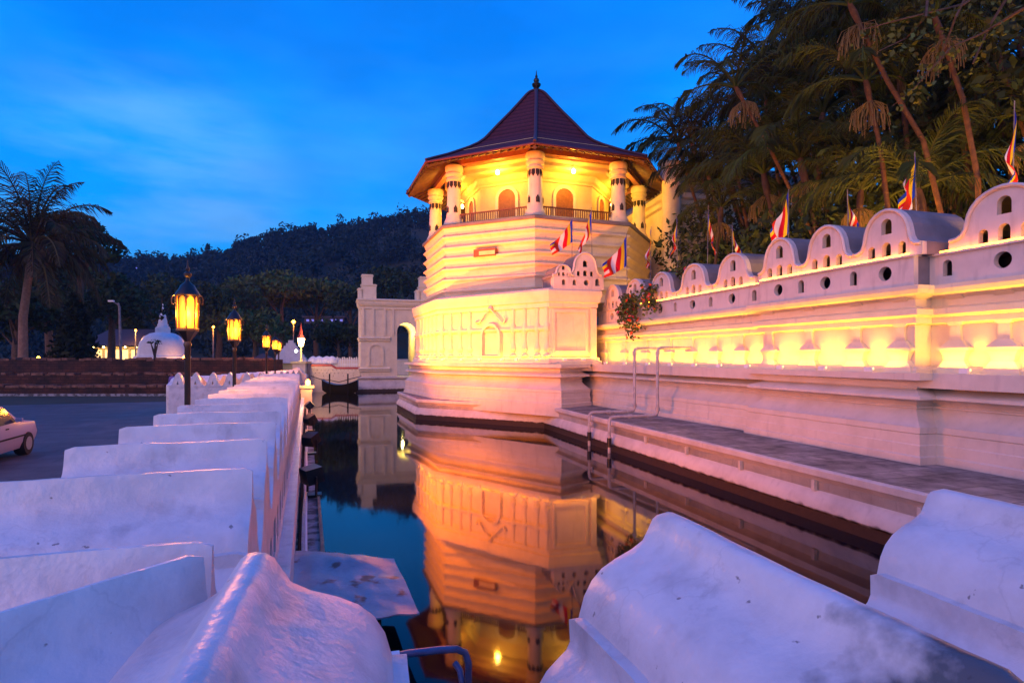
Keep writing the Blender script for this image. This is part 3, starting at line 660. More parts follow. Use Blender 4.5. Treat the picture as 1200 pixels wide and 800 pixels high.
MB().sweep(BASET, PB, side=-1 if False else 1, back=.8).build('plinth', M['plinth'], tower, smooth=25)
ins = .2
WP = [(-1.7, 33.0), (-4.62, 27.9), (-2.99, 23.6), (1.30, 20.15), (2.97, 20.6), (2.4, 22.6)]
wallprof = [(0, 2.0), (0, 4.36)]
MB().sweep(wallprof, WP, side=1, back=.6).build('lower_wall', M['plaster'], tower)
MB().sweep([(.0, 2.2), (.16, 2.24), (.16, 2.34), (.10, 2.38), (.10, 2.46), (.03, 2.5), (0, 2.52)], WP, 1, .2).build('base_moulding', M['plaster'], tower, smooth=25)
MB().sweep([(0, 3.40), (.05, 3.42), (.09, 3.47), (.09, 3.52), (.05, 3.56), (0, 3.6)], WP[:4], 1, .2).build('string_course', M['plaster'], tower, smooth=25)
MB().sweep([(0, 4.2), (.06, 4.24), (.06, 4.38), (.12, 4.42), (.12, 4.5), (.15, 4.6), (.17, 4.68), (.17, 4.8), (.10, 4.86), (-.2, 4.93)], WP, 1, .9).build('cornice', M['plaster'], tower, smooth=25)
MB().prism([WP[0], WP[1], WP[2], WP[3], WP[4], WP[5], (3, 30)], 4.6, 4.9).build('terrace', M['crest'], tower)
def on_seg(a, b, x):               # plan point of segment a-b seen at image column x
    k = (x-600)/680; t = (a[0]-k*a[1])/((a[0]-k*a[1])-(b[0]-k*b[1])); return (a[0]+(b[0]-a[0])*t, a[1]+(b[1]-a[1])*t)
PIL = [(.16, 2.5), (.16, 2.56), (.09, 2.6), (.07, 2.66), (.12, 2.74), (.13, 2.82), (.09, 2.92), (.08, 3.0), (.075, 3.32), (.09, 3.36), (.12, 3.4), (.12, 3.62), (.08, 3.68), (.08, 3.74), (.075, 4.1), (.09, 4.16), (.1, 4.22)]
for x in (518.5, 528.6, 539.8, 551, 601.7, 615.2, 629.8, 641):
    MB().lathe(on_seg(WP[2], WP[3], x), PIL, 10).build('pilaster', M['plaster'], tower, smooth=40)
for i in range(6):
    t = (i+.6)/6.3; a, b = WP[2], WP[1]
    MB().lathe((a[0]+(b[0]-a[0])*t, a[1]+(b[1]-a[1])*t), PIL, 10).build('pilaster', M['plaster'], tower, smooth=40)
d = Vector((WP[3][0]-WP[2][0], WP[3][1]-WP[2][1], 0)).normalized(); q = on_seg(WP[2], WP[3], 577); nn = Vector((d.y, -d.x, 0))
ou = arch(0, 2.5, .98, 1.25, 14); 
nf = MB().plate(ou, [arch(0, 2.55, .78, 1.1, 14)], Vector((*q, 0))+nn*.15, d, (0, 0, 1), .15).build('niche', M['plaster'], tower)
mb = MB(); o = Vector((*q, 0))+nn*.11
def P2(a, z): return o+d*a+Vector((0, 0, z))
mb.tube([P2(-.75, 3.85), P2(-.6, 3.78), P2(-.45, 3.9), P2(-.3, 4.1), P2(-.12, 4.2), P2(0, 4.28), P2(.1, 4.2), P2(.3, 4.02), P2(.5, 3.82), P2(.62, 3.74), P2(.72, 3.86), P2(.66, 3.98)], [.02, .04, .035, .03, .035, .07, .035, .03, .035, .04, .035, .02], 7)
mb.lathe((*P2(-.68, 0)[:2], 3.82), [(.02, -.08), (.09, 0), (.02, .08)], 8); mb.lathe((*P2(0, 0)[:2], 4.3), [(.02, -.1), (.12, 0), (.02, .12)], 8)
mb.build('relief_scroll', M['plaster'], nf, smooth=60)
# framed panel and corner strips of the bay
d2 = Vector((WP[4][0]-WP[3][0], WP[4][1]-WP[3][1], 0)).normalized(); n2 = Vector((d2.y, -d2.x, 0)); L2 = (Vector(WP[4])-Vector(WP[3])).length
o2 = Vector((*WP[3], 0))+n2*.05
MB().plate([(.12, 2.55), (L2-.3, 2.55), (L2-.3, 4.15), (.12, 4.15)], [[(.2, 2.72), (L2-.4, 2.72), (L2-.4, 4.05), (.2, 4.05)]], o2, d2, (0, 0, 1), .05).build('panel_frame', M['plaster'], tower)
MB().box(Vector((*WP[4], 3.3))-d2*.1+n2*.04, (.2, .1, 1.8), math.atan2(d2.y, d2.x)).build('corner_strip', M['plaster'], tower)

# cloud-gable outline
def bump_top(cx, w, z0, h, n=9):        # bell curve from left valley to right valley
    hw = w/2; pts = []
    half = [(1, 0), (.86, .02), (.76, .09), (.70, .2), (.665, .36), (.63, .52), (.56, .68), (.45, .82), (.31, .92), (.15, .98), (0, 1)]
    for a, b in half: pts.append((cx-hw*a, z0+h*b))
    for a, b in half[-2::-1]: pts.append((cx+hw*a, z0+h*b))
    return pts
def bump_holes(cx, w, z0, k=1.0):       # one window over three
    return [arch(cx, z0+.44*k, .20*k, .27*k), arch(cx, z0+.06*k, .17*k, .24*k), arch(cx-.29*k, z0+.06*k, .14*k, .21*k), arch(cx+.29*k, z0+.06*k, .14*k, .21*k)]
def merlon(parent, o, e1, w, zb, zv, zt, k, depth, backd, mat='crest', mtop='cresttop', hl=True):
    """cloud-shaped gable with windows; a solid barrel runs back from it"""
    nn = e1.cross(Vector((0, 0, 1)))
    top = bump_top(0, w, zv, zt-zv); outl = [(-w/2, zb), (w/2, zb)] + top[::-1]
    b = MB().plate(outl, bump_holes(0, w, zb, k) if hl else [], o, e1, (0, 0, 1), depth).build('merlon', M[mat], parent)
    inner = [(a*.84, zb+.04+(z-zb)*.86) for a, z in outl]
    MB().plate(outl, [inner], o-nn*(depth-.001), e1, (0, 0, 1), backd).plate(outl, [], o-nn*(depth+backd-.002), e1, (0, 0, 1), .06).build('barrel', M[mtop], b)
    # raised rim following the curve
    P = [o+e1*a*.97+Vector((0, 0, z-.03))+nn*.012 for a, z in top]
    MB().tube(P, .035, 6).build('rim', M[mat], b, smooth=60)
    return b
UP = Vector((0, 0, 1))
# crest on the tower bay: small and large gable
bo = Vector((*WP[3], 0))+n2*.10+d2*.14
bh = [circ(1.2, 5.1, .10), arch(.35, 5.0, .13, .2), arch(.75, 5.0, .13, .2), arch(1.62, 5.0, .17, .26)]
MB().plate([(-.02, 4.86), (L2+.12, 4.86), (L2+.12, 5.3), (-.02, 5.3)], bh, bo, d2, UP, .3).build('crest_band', M['crest'], tower)
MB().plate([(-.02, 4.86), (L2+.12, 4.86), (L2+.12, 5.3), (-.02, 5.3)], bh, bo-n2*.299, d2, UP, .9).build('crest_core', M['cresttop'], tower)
merlon(tower, bo+d2*.34+UP*.0, d2, .78, 5.28, 5.38, 5.72, .55, .09, 1.1)
merlon(tower, bo+d2*1.15+UP*.0, d2, 1.30, 5.28, 5.42, 6.18, .85, .09, 1.1)

# upper storey: clapboard-like courses
prof = [(5.42, 4.7), (5.42, 4.92), (5.34, 4.93)]
zt = [5.27, 5.72, 6.17, 6.62, 7.07, 7.52]
z0 = 4.93
for i, z in enumerate(zt):
    prof += [(5.32, z0+.01), (5.34, z0+.12), (5.40, z-.13), (5.52, z-.05), (5.53, z), (5.50, z+.02), (5.33, z+.03)]; z0 = z+.03
prof += [(5.36, 7.6), (5.46, 7.84), (5.50, 7.9)]
MB().lathe(TC, prof, 8, PHA).build('upper_storey', M['plaster'], tower)
MB().lathe(TC, [(5.3, 7.86), (5.58, 7.9), (5.58, 8.0), (5.5, 8.06), (0.5, 8.07)], 8, PHA).build('balcony_floor', M['cresttop'], tower)
def octp(R, k, z=0): t = PHA+R_(45)*k; return Vector((TC[0]+R*math.sin(t), TC[1]+R*math.cos(t), z))
a, b = octp(5.44, 1), octp(5.44, 0); dd = (b-a).normalized(); nv = Vector((dd.y, -dd.x, 0)); c = a.lerp(b, .48)+nv*.02
sl = MB().box(Vector((c.x, c.y, 6.72)), (1.0, .24, .30), math.atan2(dd.y, dd.x)).build('lit_vent_block', M['wood'], tower)  # solid raised block; its orange-brown colour stands for a lit vent recess
MB().box(Vector((c.x, c.y, 6.70))+nv*.13+dd*.12, (.72, .02, .16), math.atan2(dd.y, dd.x)).build('lit_vent_face', M['cream'], sl)  # closed panel, cream colour painting the light inside the vent
# balcony columns with petal bands
colp = [(.43, 8.06), (.43, 8.2), (.40, 8.28), (.33, 8.42), (.32, 8.53), (.315, 8.56), (.27, 9.93), (.27, 9.96), (.34, 9.99), (.34, 10.06), (.29, 10.10), (.30, 10.14), (.37, 10.2), (.38, 10.27), (.33, 10.31), (.34, 10.34), (.38, 10.4), (.39, 10.56), (.36, 10.62)]
for k in range(8):
    c = octp(4.92, k)
    co = MB().lathe((c.x, c.y), colp, 28).build('column', M['plaster'], tower, smooth=35)
    pb = MB(); n = 10
    for i in range(n):
        for z0, z1, r0, r1 in ((9.93, 9.62, .278, .290), (8.60, 8.92, .322, .315)):
            t0, t1 = 2*math.pi*(i+.08)/n, 2*math.pi*(i+.92)/n; tm = (t0+t1)/2
            def pt(t, z, r): return (c.x+r*math.sin(t), c.y+r*math.cos(t), z)
            zm = z0+(z1-z0)*.6
            if z1 > z0 and i % 2: continue
            vs = [pt(t0, z0, r0), pt(tm, z0, r0+.015), pt(t1, z0, r0), pt(t1, zm, r1), pt(tm, z1, r1+.004), pt(t0, zm, r1), pt(tm, zm, r1+.03)]
            pb.add(vs, [(0, 1, 6, 5), (1, 2, 3, 6), (5, 6, 4), (6, 3, 4)])
    pb.build('petal_band', M['petal'], co)
# balustrade bays
for k in range(8):
    a, b = octp(4.95, k, 8.06), octp(4.95, k+1, 8.06); dd = (b-a).normalized(); ln = (b-a).length; rz = math.atan2(dd.y, dd.x); mb = MB()
    for z, h in ((.06, .05), (.46, .05)): mb.box((a+b)/2+UP*z, (ln-.7, .07, h), rz)
    n = 30
    for i in range(n+1): mb.box(a+dd*(.38+(ln-.76)*i/n)+UP*.26, (.035, .035, .38), rz)
    mb.build('balustrade', M['wood'], tower)
# inner room, ceiling and doors
MB().lathe(TC, [(3.47, 8.06), (3.47, 9.95), (3.53, 9.98), (3.53, 10.06), (3.62, 10.14), (3.7, 10.28), (3.7, 10.36)], 8, PHA).build('room_wall', M['cream'], tower)
MB().lathe(TC, [(3.3, 10.50), (3.3, 10.36), (4.25, 10.34), (4.36, 10.40), (4.36, 10.55), (4.46, 10.66), (4.46, 11.45), (3.3, 11.6)], 8, PHA, caps=False).build('ceiling', M['cream'], tower)
for k in (0, 7, 1, 6):
    a, b = octp(3.47, k+1), octp(3.47, k); dd = (b-a).normalized(); nv = Vector((dd.y, -dd.x, 0)); m = (a+b)/2
    fr = MB().plate(arch(0, 8.06, 1.10, 1.85, 14), [arch(0, 8.09, .82, 1.66, 14)], Vector((m.x, m.y, 0))+nv*.08, dd, UP, .07).build('door_frame', M['plaster'], tower)
    dr = MB().plate(arch(0, 8.09, .82, 1.66, 14), [], Vector((m.x, m.y, 0))+nv*.03, dd, UP, .025).build('door', M['wood'], fr)
# roof
roofp = [(6.31, 10.52), (6.33, 10.56), (5.2, 11.06), (4.1, 11.62), (3.55, 11.95), (3.18, 12.24), (2.45, 13.02), (1.69, 13.80), (1.0, 14.55), (.62, 14.98), (.42, 15.16), (.22, 15.28), (.12, 15.34)]
roof = MB().lathe(TC, roofp, 8, PHA, caps=False).build('roof', M['tile'], tower)
mb = MB()
for k in range(8): mb.tube([octp(r+.02, k, z+.03) for r, z in roofp[1:]], .07, 6)
mb.build('hip_ridges', M['ridge'], roof, smooth=60)
mb = MB()
mb.tube([octp(6.36, k, 10.50) for k in range(9)], .045, 6); mb.build('gutter', M['copper'], roof, smooth=60)
MB().lathe(TC, [(.24, 15.26), (.26, 15.34), (.16, 15.40), (.12, 15.5), (.2, 15.6), (.22, 15.68), (.1, 15.76), (.14, 15.84), (.13, 15.92), (.05, 16.0), (.07, 16.06), (.03, 16.14), (.015, 16.34)], 12).build('finial', M['iron'], roof, smooth=40)
MB().lathe(TC, [(6.28, 10.48), (4.4, 11.36), (4.4, 11.40), (6.28, 10.53)], 8, PHA, caps=False).build('soffit', M['raft'], tower)
mb = MB()
for k in range(8):
    a, b = octp(5.0, k), octp(5.0, k+1); a2, b2 = octp(6.26, k), octp(6.26, k+1); a3, b3 = octp(4.5, k), octp(4.5, k+1)
    for i in range(15):
        t = (i+.5)/15; p, r = a3.lerp(b3, t), a2.lerp(b2, t); mb.tube([Vector((p.x, p.y, 11.24)), Vector((r.x, r.y, 10.42))], .045, 4)
    mb.tube([octp(4.5, k, 11.2), octp(6.28, k, 10.38)], .10, 4)
mb.build('rafters', M['raft'], tower)
MB().sweep([(-.12, 10.62), (.12, 10.62), (.12, 10.82), (-.12, 10.82)], [tuple(octp(4.92, k)[:2]) for k in range(8)], side=1, back=.12, closed=True).build('ring_beam', M['wood'], tower)

# ------------------------------------------------------------------ temple wall with cloud crest
tw = thing('temple_wall', 'long white moat wall with baluster pilasters and cloud shaped gables', 'wall', W(11, 9.2, 0))
BP = [W(20.6, 8.50), W(10.94, 9.0), W(10.94, 8.72), W(6.83, 8.72), W(6.83, 9.07), W(-2, 9.07)]
MB().sweep(BASEP, BP, 1, 1.2).build('plinth', M['plinth'], tw, smooth=25)
UPATH = [W(20.2, 9.2), W(10.80, 9.2), W(10.80, 8.95), W(7.08, 8.95), W(7.08, 9.3), W(-2, 9.3)]
MB().sweep([(-.1, 2.0), (-.1, 3.2)], UPATH, 1, .6).build('wall', M['plaster'], tw)
MB().prism([W(20.2, 8.6), W(20.2, 9.8), W(-2, 9.8), W(-2, 9.3)], 2.0, 2.238).build('ledge', M['plinth'], tw)
MB().sweep([(-.1, 3.02), (-.02, 3.05), (-.02, 3.14), (.06, 3.18), (.06, 3.27), (.0, 3.30), (-.06, 3.31), (-.06, 3.44), (.0, 3.47), (.12, 3.52), (.15, 3.58), (.15, 3.645), (0, 3.66)], UPATH, 1, .7).build('cornice', M['plaster'], tw, smooth=25)
MB().sweep([(-.1, 2.23), (.0, 2.24), (.0, 2.30), (-.06, 2.34), (-.1, 2.35)], UPATH, 1, .3).build('base_moulding', M['plaster'], tw, smooth=25)
def pil(u, v, rz):
    c = W(u, v); mb = MB()
    for z0, z1, w0, w1 in ((2.24, 2.34, .50, .48), (2.34, 2.44, .44, .32), (2.44, 2.54, .30, .36), (2.54, 2.60, .36, .42), (2.60, 2.645, .50, .50), (2.645, 2.76, .44, .20), (2.76, 3.00, .17, .15), (3.00, 3.05, .2, .26)):
        vs = []
        for z, w in ((z0, w0), (z1, w1)):
            dpt = .02+w*.21
            for s_, t_ in ((-1, 1), (1, 1), (1, -1), (-1, -1)):
                q = W(u+s_*w/2, v+(.05 if t_ > 0 else -dpt)); vs.append((*q, z))
        mb.add(vs, [(0, 1, 2, 3), (7, 6, 5, 4), (0, 4, 5, 1), (1, 5, 6, 2), (2, 6, 7, 3), (3, 7, 4, 0)])
    p = mb.build('pilaster', M['plaster'], tw)
    bk = MB(); q = W(u, v-.1)
    bk.add([(*W(u-.13, v+.1), 3.30), (*W(u+.13, v+.1), 3.30), (*W(u+.13, v-.15), 3.50), (*W(u-.13, v-.15), 3.50), (*W(u-.13, v+.1), 3.50), (*W(u+.13, v+.1), 3.50)], [(0, 1, 2, 3), (4, 3, 2, 5), (0, 3, 4), (1, 5, 2), (0, 4, 5, 1)])
    bk.build('bracket', M['plaster'], p)
for u in (19.1, 17.6, 16.2, 14.85, 13.75, 12.7, 11.7): pil(u, 9.3, 0)
for u in (10.45, 9.35, 8.25, 7.4): pil(u, 9.05, 0)
for u in (6.75, 6.05, 5.05, 4.05, 3.05): pil(u, 9.4, 0)
# crest band with round and arched openings, then the gables
E1 = Vector((*W(-1, 0), 0)); NV = E1.cross(UP)
def crest(u0, u1, v, bumps, w):
    L = u0-u1; o = W(u0, v, 0); holes = []
    hb = [u0-b for b in bumps]
    for i, s in enumerate(hb):
        if .2 < s < L-.2: holes.append(circ(s, 3.93, .125))
        m = s+w/2
        if .2 < m < L-.2: holes.append(arch(m, 3.80, .15, .26))
    if hb and hb[0]-w/2 > .15: holes.append(arch(hb[0]-w/2, 3.80, .15, .26))
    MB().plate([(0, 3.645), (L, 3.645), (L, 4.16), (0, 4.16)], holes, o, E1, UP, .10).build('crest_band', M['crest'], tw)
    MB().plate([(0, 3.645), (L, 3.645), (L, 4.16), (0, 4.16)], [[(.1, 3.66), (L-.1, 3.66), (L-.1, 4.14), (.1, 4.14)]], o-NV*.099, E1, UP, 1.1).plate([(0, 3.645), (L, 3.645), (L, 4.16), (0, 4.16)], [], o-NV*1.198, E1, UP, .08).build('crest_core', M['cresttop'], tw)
    MB().plate([(-.02, 4.145), (L+.02, 4.145), (L+.02, 4.175), (-.02, 4.175)], [], o+NV*.05, E1, UP, .2).build('crest_ledge', M['crest'], tw)
    for b in bumps: merlon(tw, W(b, v+.03, 0), E1, w, 4.17, 4.38, 5.05, 1.0, .10, 1.2)
crest(19.7, 10.86, 9.3, [18.6, 17.0, 15.4, 13.75, 12.1], 1.60)
crest(10.80, 7.2, 9.05, [10.25, 9.0, 7.72], 1.28)
crest(7.2, -1.0, 9.4, [6.1, 4.5, 2.9], 1.62)

for b, v in ((10.25, 9.05), (9.0, 9.05), (7.72, 9.05), (6.1, 9.4), (4.5, 9.4)):
    light('POINT', 'gable_lamp', W(b-.30, v+.30, 4.27), 1.6, (1, .42, .03), tw, shadow_soft_size=.04)
# rope lights along the crest ledge
for i, (u0, u1, v, lb) in enumerate([(10.75, 7.25, 9.02, 'glowing rope light along the crest ledge of the projecting wall bay'), (7.0, 3, 9.37, 'glowing rope light along the crest ledge right of the bay'), (16.5, 10.95, 9.27, 'glowing rope light along the crest ledge left of the bay')]):
    n = 60; pts = [W(u0+(u1-u0)*k/n, v-.012+.006*math.sin(k*2.1), 4.192+.004*math.sin(k*1.3)) for k in range(n+1)]
    MB().tube(pts, .012, 5).build('rope_light', M['rope'], label=lb, cat='light string', loc=W(u0, v, 4.17), group='rope lights on the crest')

# ledge floodlights washing the walls
AMB = (1, .46, .03)
fl = []
def ledge_light(p, n, label, power, grp, col=None):
    """small box lamp on the ledge: housing, lit tube, throwing light up the wall behind it"""
    p = Vector(p); t = thing('ledge_floodlight', label, 'floodlight', p, grp); rz = math.atan2(n.y, n.x)
    MB().box(p+n*.03+UP*.04, (.05, .13, .08), rz).build('housing', M['palewhite'], t)
    MB().box(p-n*.012+UP*.055, (.03, .12, .04), rz).build('lens', M['tube'], t)
    d = light('AREA', 'flood_lamp', p-n*.03+UP*.09, power, col or AMB, t, p-n*.12+UP*1.0, shape='RECTANGLE', size=.95*S, size_y=.06*S)
    return t
NW = Vector((*W(0, -1), 0))
us = [(18.3, 8.90), (16.9, 8.90), (15.5, 8.92), (14.3, 8.94), (13.2, 8.97), (12.2, 9.0), (11.2, 9.02), (9.9, 8.78), (8.8, 8.78), (7.8, 8.78), (6.45, 9.13), (5.55, 9.13), (4.55, 9.13), (3.5, 9.13)]
for i, (u, v) in enumerate(us):
    ledge_light(W(u, v+.02, 2.245), NW, '%s small floodlight on the wall ledge counting from the tower' % ordn(i), 20 if u > 11 else 21, 'floodlights along the wall ledge')
DL = Vector((d.x, d.y, 0)); NF = Vector((d.y, -d.x, 0))
for i, x in enumerate((523, 545, 566, 592, 609, 633)):
    q = on_seg(WP[2], WP[3], x); ledge_light(Vector((*q, 2.36))+NF*.17, NF, '%s floodlight from the left at the foot of the tower front' % ordn(i), 10, 'floodlights at the tower foot', (1, .30, .015))
d3 = Vector((WP[2][0]-WP[1][0], WP[2][1]-WP[1][1], 0)).normalized(); n3 = Vector((d3.y, -d3.x, 0))
for i, t_ in enumerate((.25, .6)):
    q = Vector((*WP[2], 2.36)).lerp(Vector((*WP[1], 2.36)), t_)+n3*.17; ledge_light(q, n3, '%s floodlight round the left side of the tower foot' % ['front', 'rear'][i], 13, 'floodlights at the tower foot', (1, .30, .015))
for i, s_ in enumerate((.5, 1.2)):
    q = Vector((*WP[3], 2.36))+d2*s_+n2*.17; ledge_light(q, n2, '%s floodlight below the framed panel of tower bay' % ['left', 'right'][i], 12, 'floodlights at the tower foot', (1, .30, .015))
# balcony lamps
for k in range(8):
    c = octp(4.15, k+.5, 10.22); t = thing('ceiling_lamp', 'round lamp under the balcony ceiling, %s' % ['right of the front column', 'on the right hand bay', 'on the far right bay', 'right rear bay', 'left rear bay', 'on the far left bay', 'on the left hand bay', 'left of the front column'][(-k-1) % 8], 'lamp', c, 'balcony ceiling lamps')
    MB().lathe((c.x, c.y, c.z), [(.01, -.09), (.07, -.06), (.09, 0), (.07, .06), (.03, .12)], 10).build('globe', M['bulb'], t, smooth=60)
    light('POINT', 'balcony_lamp', c-UP*.14, 160, (1, .46, .035), t, shadow_soft_size=.12*S)

# ------------------------------------------------------------------ drain pipes over the walkway
def pipe(u, label):
    t = thing('water_pipe', label, 'pipe', W(u, 8.3, ZP), 'grey pipes on the moat walkway')
    def el(pts, r=.1):
        out = [Vector(pts[0])]
        for a, b, c in zip(pts, pts[1:], pts[2:]):
            a, b, c = Vector(a), Vector(b), Vector(c); out += [b+(a-b).normalized()*r, b+((a-b).normalized()+(c-b).normalized())*r*.3, b+(c-b).normalized()*r]
        return out+[Vector(pts[-1])]
    MB().tube(el([W(u, 9.25, 2.74), W(u, 8.22, 2.74), W(u, 8.22, .93), W(u, 6.80, .93), W(u, 6.80, -.5)]), .042, 10).build('tube', M['pipe'], t, smooth=60)
    mb = MB()
    for v, z in ((8.22, 2.6), (8.22, 1.1), (6.86, .62)): mb.lathe(W(u, v, z), [(.04, -.05), (.058, -.05), (.058, .05), (.04, .05)], 10)
    for v in (7.9, 7.4): mb.tube([W(u, v-.05, .93), W(u, v+.05, .93)], .058, 10)
    mb.build('clamp', M['pipe'], t, smooth=40)
    MB().lathe(W(u, 6.80, .27), [(.04, -.12), (.062, -.12), (.062, .12), (.04, .12)], 10).build('collar', M['pipewet'], t, smooth=40)
pipe(15.0, 'left of two grey pipes bending from temple wall into the moat')
pipe(13.75, 'right of two grey pipes bending from temple wall into the moat')

# ------------------------------------------------------------------ creeper with red flowers on the crest
def creeper():
    rng = random.Random(12); t = thing('flowering_creeper', 'green creeper with red flowers trailing over the wall crest', 'creeper', W(16.2, 9.2, 4.2))
    st = MB(); lf = MB(); fw = MB()
    runs = [[(17.0, 9.2, 4.5), (16.7, 9.0, 4.3), (16.5, 8.9, 3.9), (16.3, 8.9, 3.5), (16.4, 8.9, 3.2)], [(15.6, 9.5, 4.6), (15.9, 9.1, 4.5), (15.6, 8.95, 4.2), (15.3, 8.95, 4.0)], [(16.6, 10.2, 4.9), (16.0, 9.9, 5.1), (15.0, 9.8, 5.0), (14.4, 9.6, 4.8)], [(17.0, 9.1, 4.3), (16.8, 8.95, 4.1), (16.9, 8.9, 3.7)]]
    for r in runs:
        P = [W(*q) for q in r]; st.tube(P, .015, 5)
        for k in range(360):
            f = rng.random()*(len(P)-1); i = int(f); q = P[i].lerp(P[i+1], f-i)+Vector((rng.gauss(0, .15), rng.gauss(0, .10), rng.gauss(0, .12)))
            a = rdir(rng); b = a.cross(rdir(rng)).normalized(); s = rng.uniform(.045, .09)
            (fw if rng.random() < .10 else lf).add([q-a*s, q+b*s*.6, q+a*s, q-b*s*.6], [(0, 1, 2, 3)])
    st.build('stem', M['bark'], t); lf.build('leaves', M['leaf2'], t); fw.build('flowers', M['flower'], t)
creeper()

# ------------------------------------------------------------------ flags
def flag(base, top, fly, fall, hoist, label, seed, spread=1.0):
    """pole from base to top; cloth hoisted at the top, flying by vector fly and sagging"""
    rng = random.Random(seed); base, top, fly = Vector(base), Vector(top), Vector(fly)
    t = thing('flag', label, 'flag', base, 'striped Buddhist flags along the crest')
    MB().tube([base, top], [.013, .009], 6).build('pole', M['greywall'], t, smooth=60)
    nx, ny = 22, 12; mb = MB(); mb.uv = []; side = fly.cross(UP).normalized(); ph = rng.uniform(0, 6)
    for i in range(nx+1):
        f = i/nx
        for j in range(ny+1):
            g = j/ny
            p = top-UP*(.05+g*hoist*(1-.55*f))+fly*(f**1.3*spread)-UP*(fall*f**.95)
            p += side*(.09*math.sin(f*9+ph+g*2.5)*f**.5+.05*math.sin(f*17+g*4+ph)*f)+fly.normalized()*.05*math.sin(g*5+f*6+ph)*f
            mb.v.append(tuple(p)); mb.uv.append((f, g))
    for i in range(nx):
        for j in range(ny): a = i*(ny+1)+j; mb.f.append((a, a+1, a+ny+2, a+ny+1))
    mb.build('cloth', M['flag'], t, smooth=180)
def flagpx(x0, y0, x1, y1, Y, flypx, fall, hoist, label, seed):
    flag(px(x0, y0, Y), px(x1, y1, Y), (flypx/680*Y, -.10, 0), fall, hoist, label, seed)
flagpx(670, 322, 671, 253, 20.9, -26, 1.0, .85, 'blurred flag on the pole over the small tower gable', 1)
flagpx(694, 318, 693, 243, 21.2, -15, 1.35, .75, 'flag hanging below balcony, just right of the large tower gable', 2)
flagpx(735, 345, 734, 274, 19.5, -28, 1.0, 1.0, 'pale blown flag on the white pole left of the creeper', 3)
flagpx(762, 330, 763, 265, 18.5, -8, 1.15, .55, 'flag hanging straight down just left of the creeper', 4)
flagpx(794, 320, 793, 252, 18.0, -8, 1.15, .55, 'tall narrow flag before the white palace pillar', 5)
flagpx(829, 318, 830, 240, 18.0, 6, 1.3, .5, 'dim flag among palm fronds right of the palace pillar', 6)
flagpx(859, 318, 858, 262, 17.0, 8, .8, .45, 'smallest dim flag, mostly hidden behind the palm fronds', 7)
flagpx(924, 295, 924, 222, 14.5, -24, 1.0, 1.0, 'red and yellow flag blown over the fourth gable from the right', 8)
flagpx(994, 290, 993, 222, 13.2, 9, .8, .55, 'small flag hanging between the second and third gables from right', 9)
flagpx(1074, 262, 1072, 178, 11.8, -22, .95, .85, 'large flag folded back behind second gable from the right', 10)
flagpx(1186, 260, 1189, 118, 10.8, -14, 1.5, .8, 'tallest flag pole with knotted flag at the right photo edge', 11)

# ------------------------------------------------------------------ palace building behind the tower
pal = thing('palace_building', 'white palace building with corner pillar behind the balcony tower', 'building', (7.2, 26.5, 0))
pe = Vector((CA, SA, 0)); pd = Vector((-.16, .987, 0)); p0 = Vector((7.15, 26.5, 0))
pts = [p0, p0+pe*9, p0+pe*9+pd*9, p0+pd*9]
MB().prism([tuple(p[:2]) for p in pts], -.5, 10.0).build('wall', M['plaster'], pal)
MB().lathe((p0.x+.1, p0.y-.1), [(.42, -.5), (.42, 11.0), (.5, 11.1), (.5, 11.3)], 20).build('corner_pillar', M['plaster'], pal, smooth=35)
MB().sweep([(0, 9.4), (.1, 9.5), (.1, 9.7), (.2, 9.8), (.2, 10.02)], [tuple(p[:2]) for p in (pts[3], pts[0], pts[1])], 1, .3).build('cornice', M['plaster'], pal)
MB().prism([tuple((p0+pe*.3+pd*.5)[:2]), tuple((p0+pe*9)[:2]), tuple((p0+pe*9+pd*9)[:2]), tuple((p0+pd*9+pe*.3)[:2])], 10, 11.6).build('attic', M['cresttop'], pal)
wf = MB().box(p0+pd*4-pe*.02+UP*8.2, (.12, 1.2, 1.6), math.atan2(pe.y, pe.x)).build('window', M['cresttop'], pal)

# ------------------------------------------------------------------ gatehouse and bridge over the moat
G0 = Vector((-11.1, 41.5, 0)); ge = Vector((CA, SA, 0)); gb = Vector((-SA, CA, 0)); gn = -gb
gate = thing('gatehouse', 'white gatehouse with stepped pinnacles and round arch beside the moat', 'gatehouse', G0)
def g(s, z, o=0): return G0+ge*s+UP*z+gn*o
L_ = 8.0
MB().plate([(.25, .5), (L_, .5), (L_, 6.55), (.25, 6.55)], [arch(3.5, .7, 1.33, 4.3, 16)], g(0, 0), ge, UP, 4.4).build('wall', M['plaster'], gate)
pth = [tuple(g(.25, 0, -2.2)[:2]), tuple(g(.25, 0)[:2]), tuple(g(L_, 0)[:2])]
MB().sweep([(.34, -.5), (.34, .30), (.30, .42), (.12, .75), (.10, .85), (.22, .95), (.22, 1.05), (.05, 1.1)], pth, -1 if False else 1, .4).build('plinth', M['bank'], gate, smooth=25)
MB().sweep([(0, 5.9), (.06, 5.95), (.06, 6.1), (.14, 6.2), (.2, 6.35), (.2, 6.5), (.26, 6.55), (.26, 6.65), (0, 6.7)], pth, 1, .4).build('cornice', M['plaster'], gate, smooth=25)
for z in (3.75, 1.55):
    MB().sweep([(0, z-.15), (.1, z-.1), (.1, z), (.16, z+.05), (.16, z+.12), (0, z+.2)], [tuple(g(.25, 0, -2.2)[:2]), tuple(g(.25, 0)[:2]), tuple(g(2.35, 0)[:2])], 1, .2).build('string_course', M['plaster'], gate, smooth=25)
for s in (.45, 1.15, 1.95, 2.55): MB().box(g(s, 5.0, .03), (.16, .1, 1.9), math.atan2(ge.y, ge.x)).build('pilaster', M['plaster'], gate)
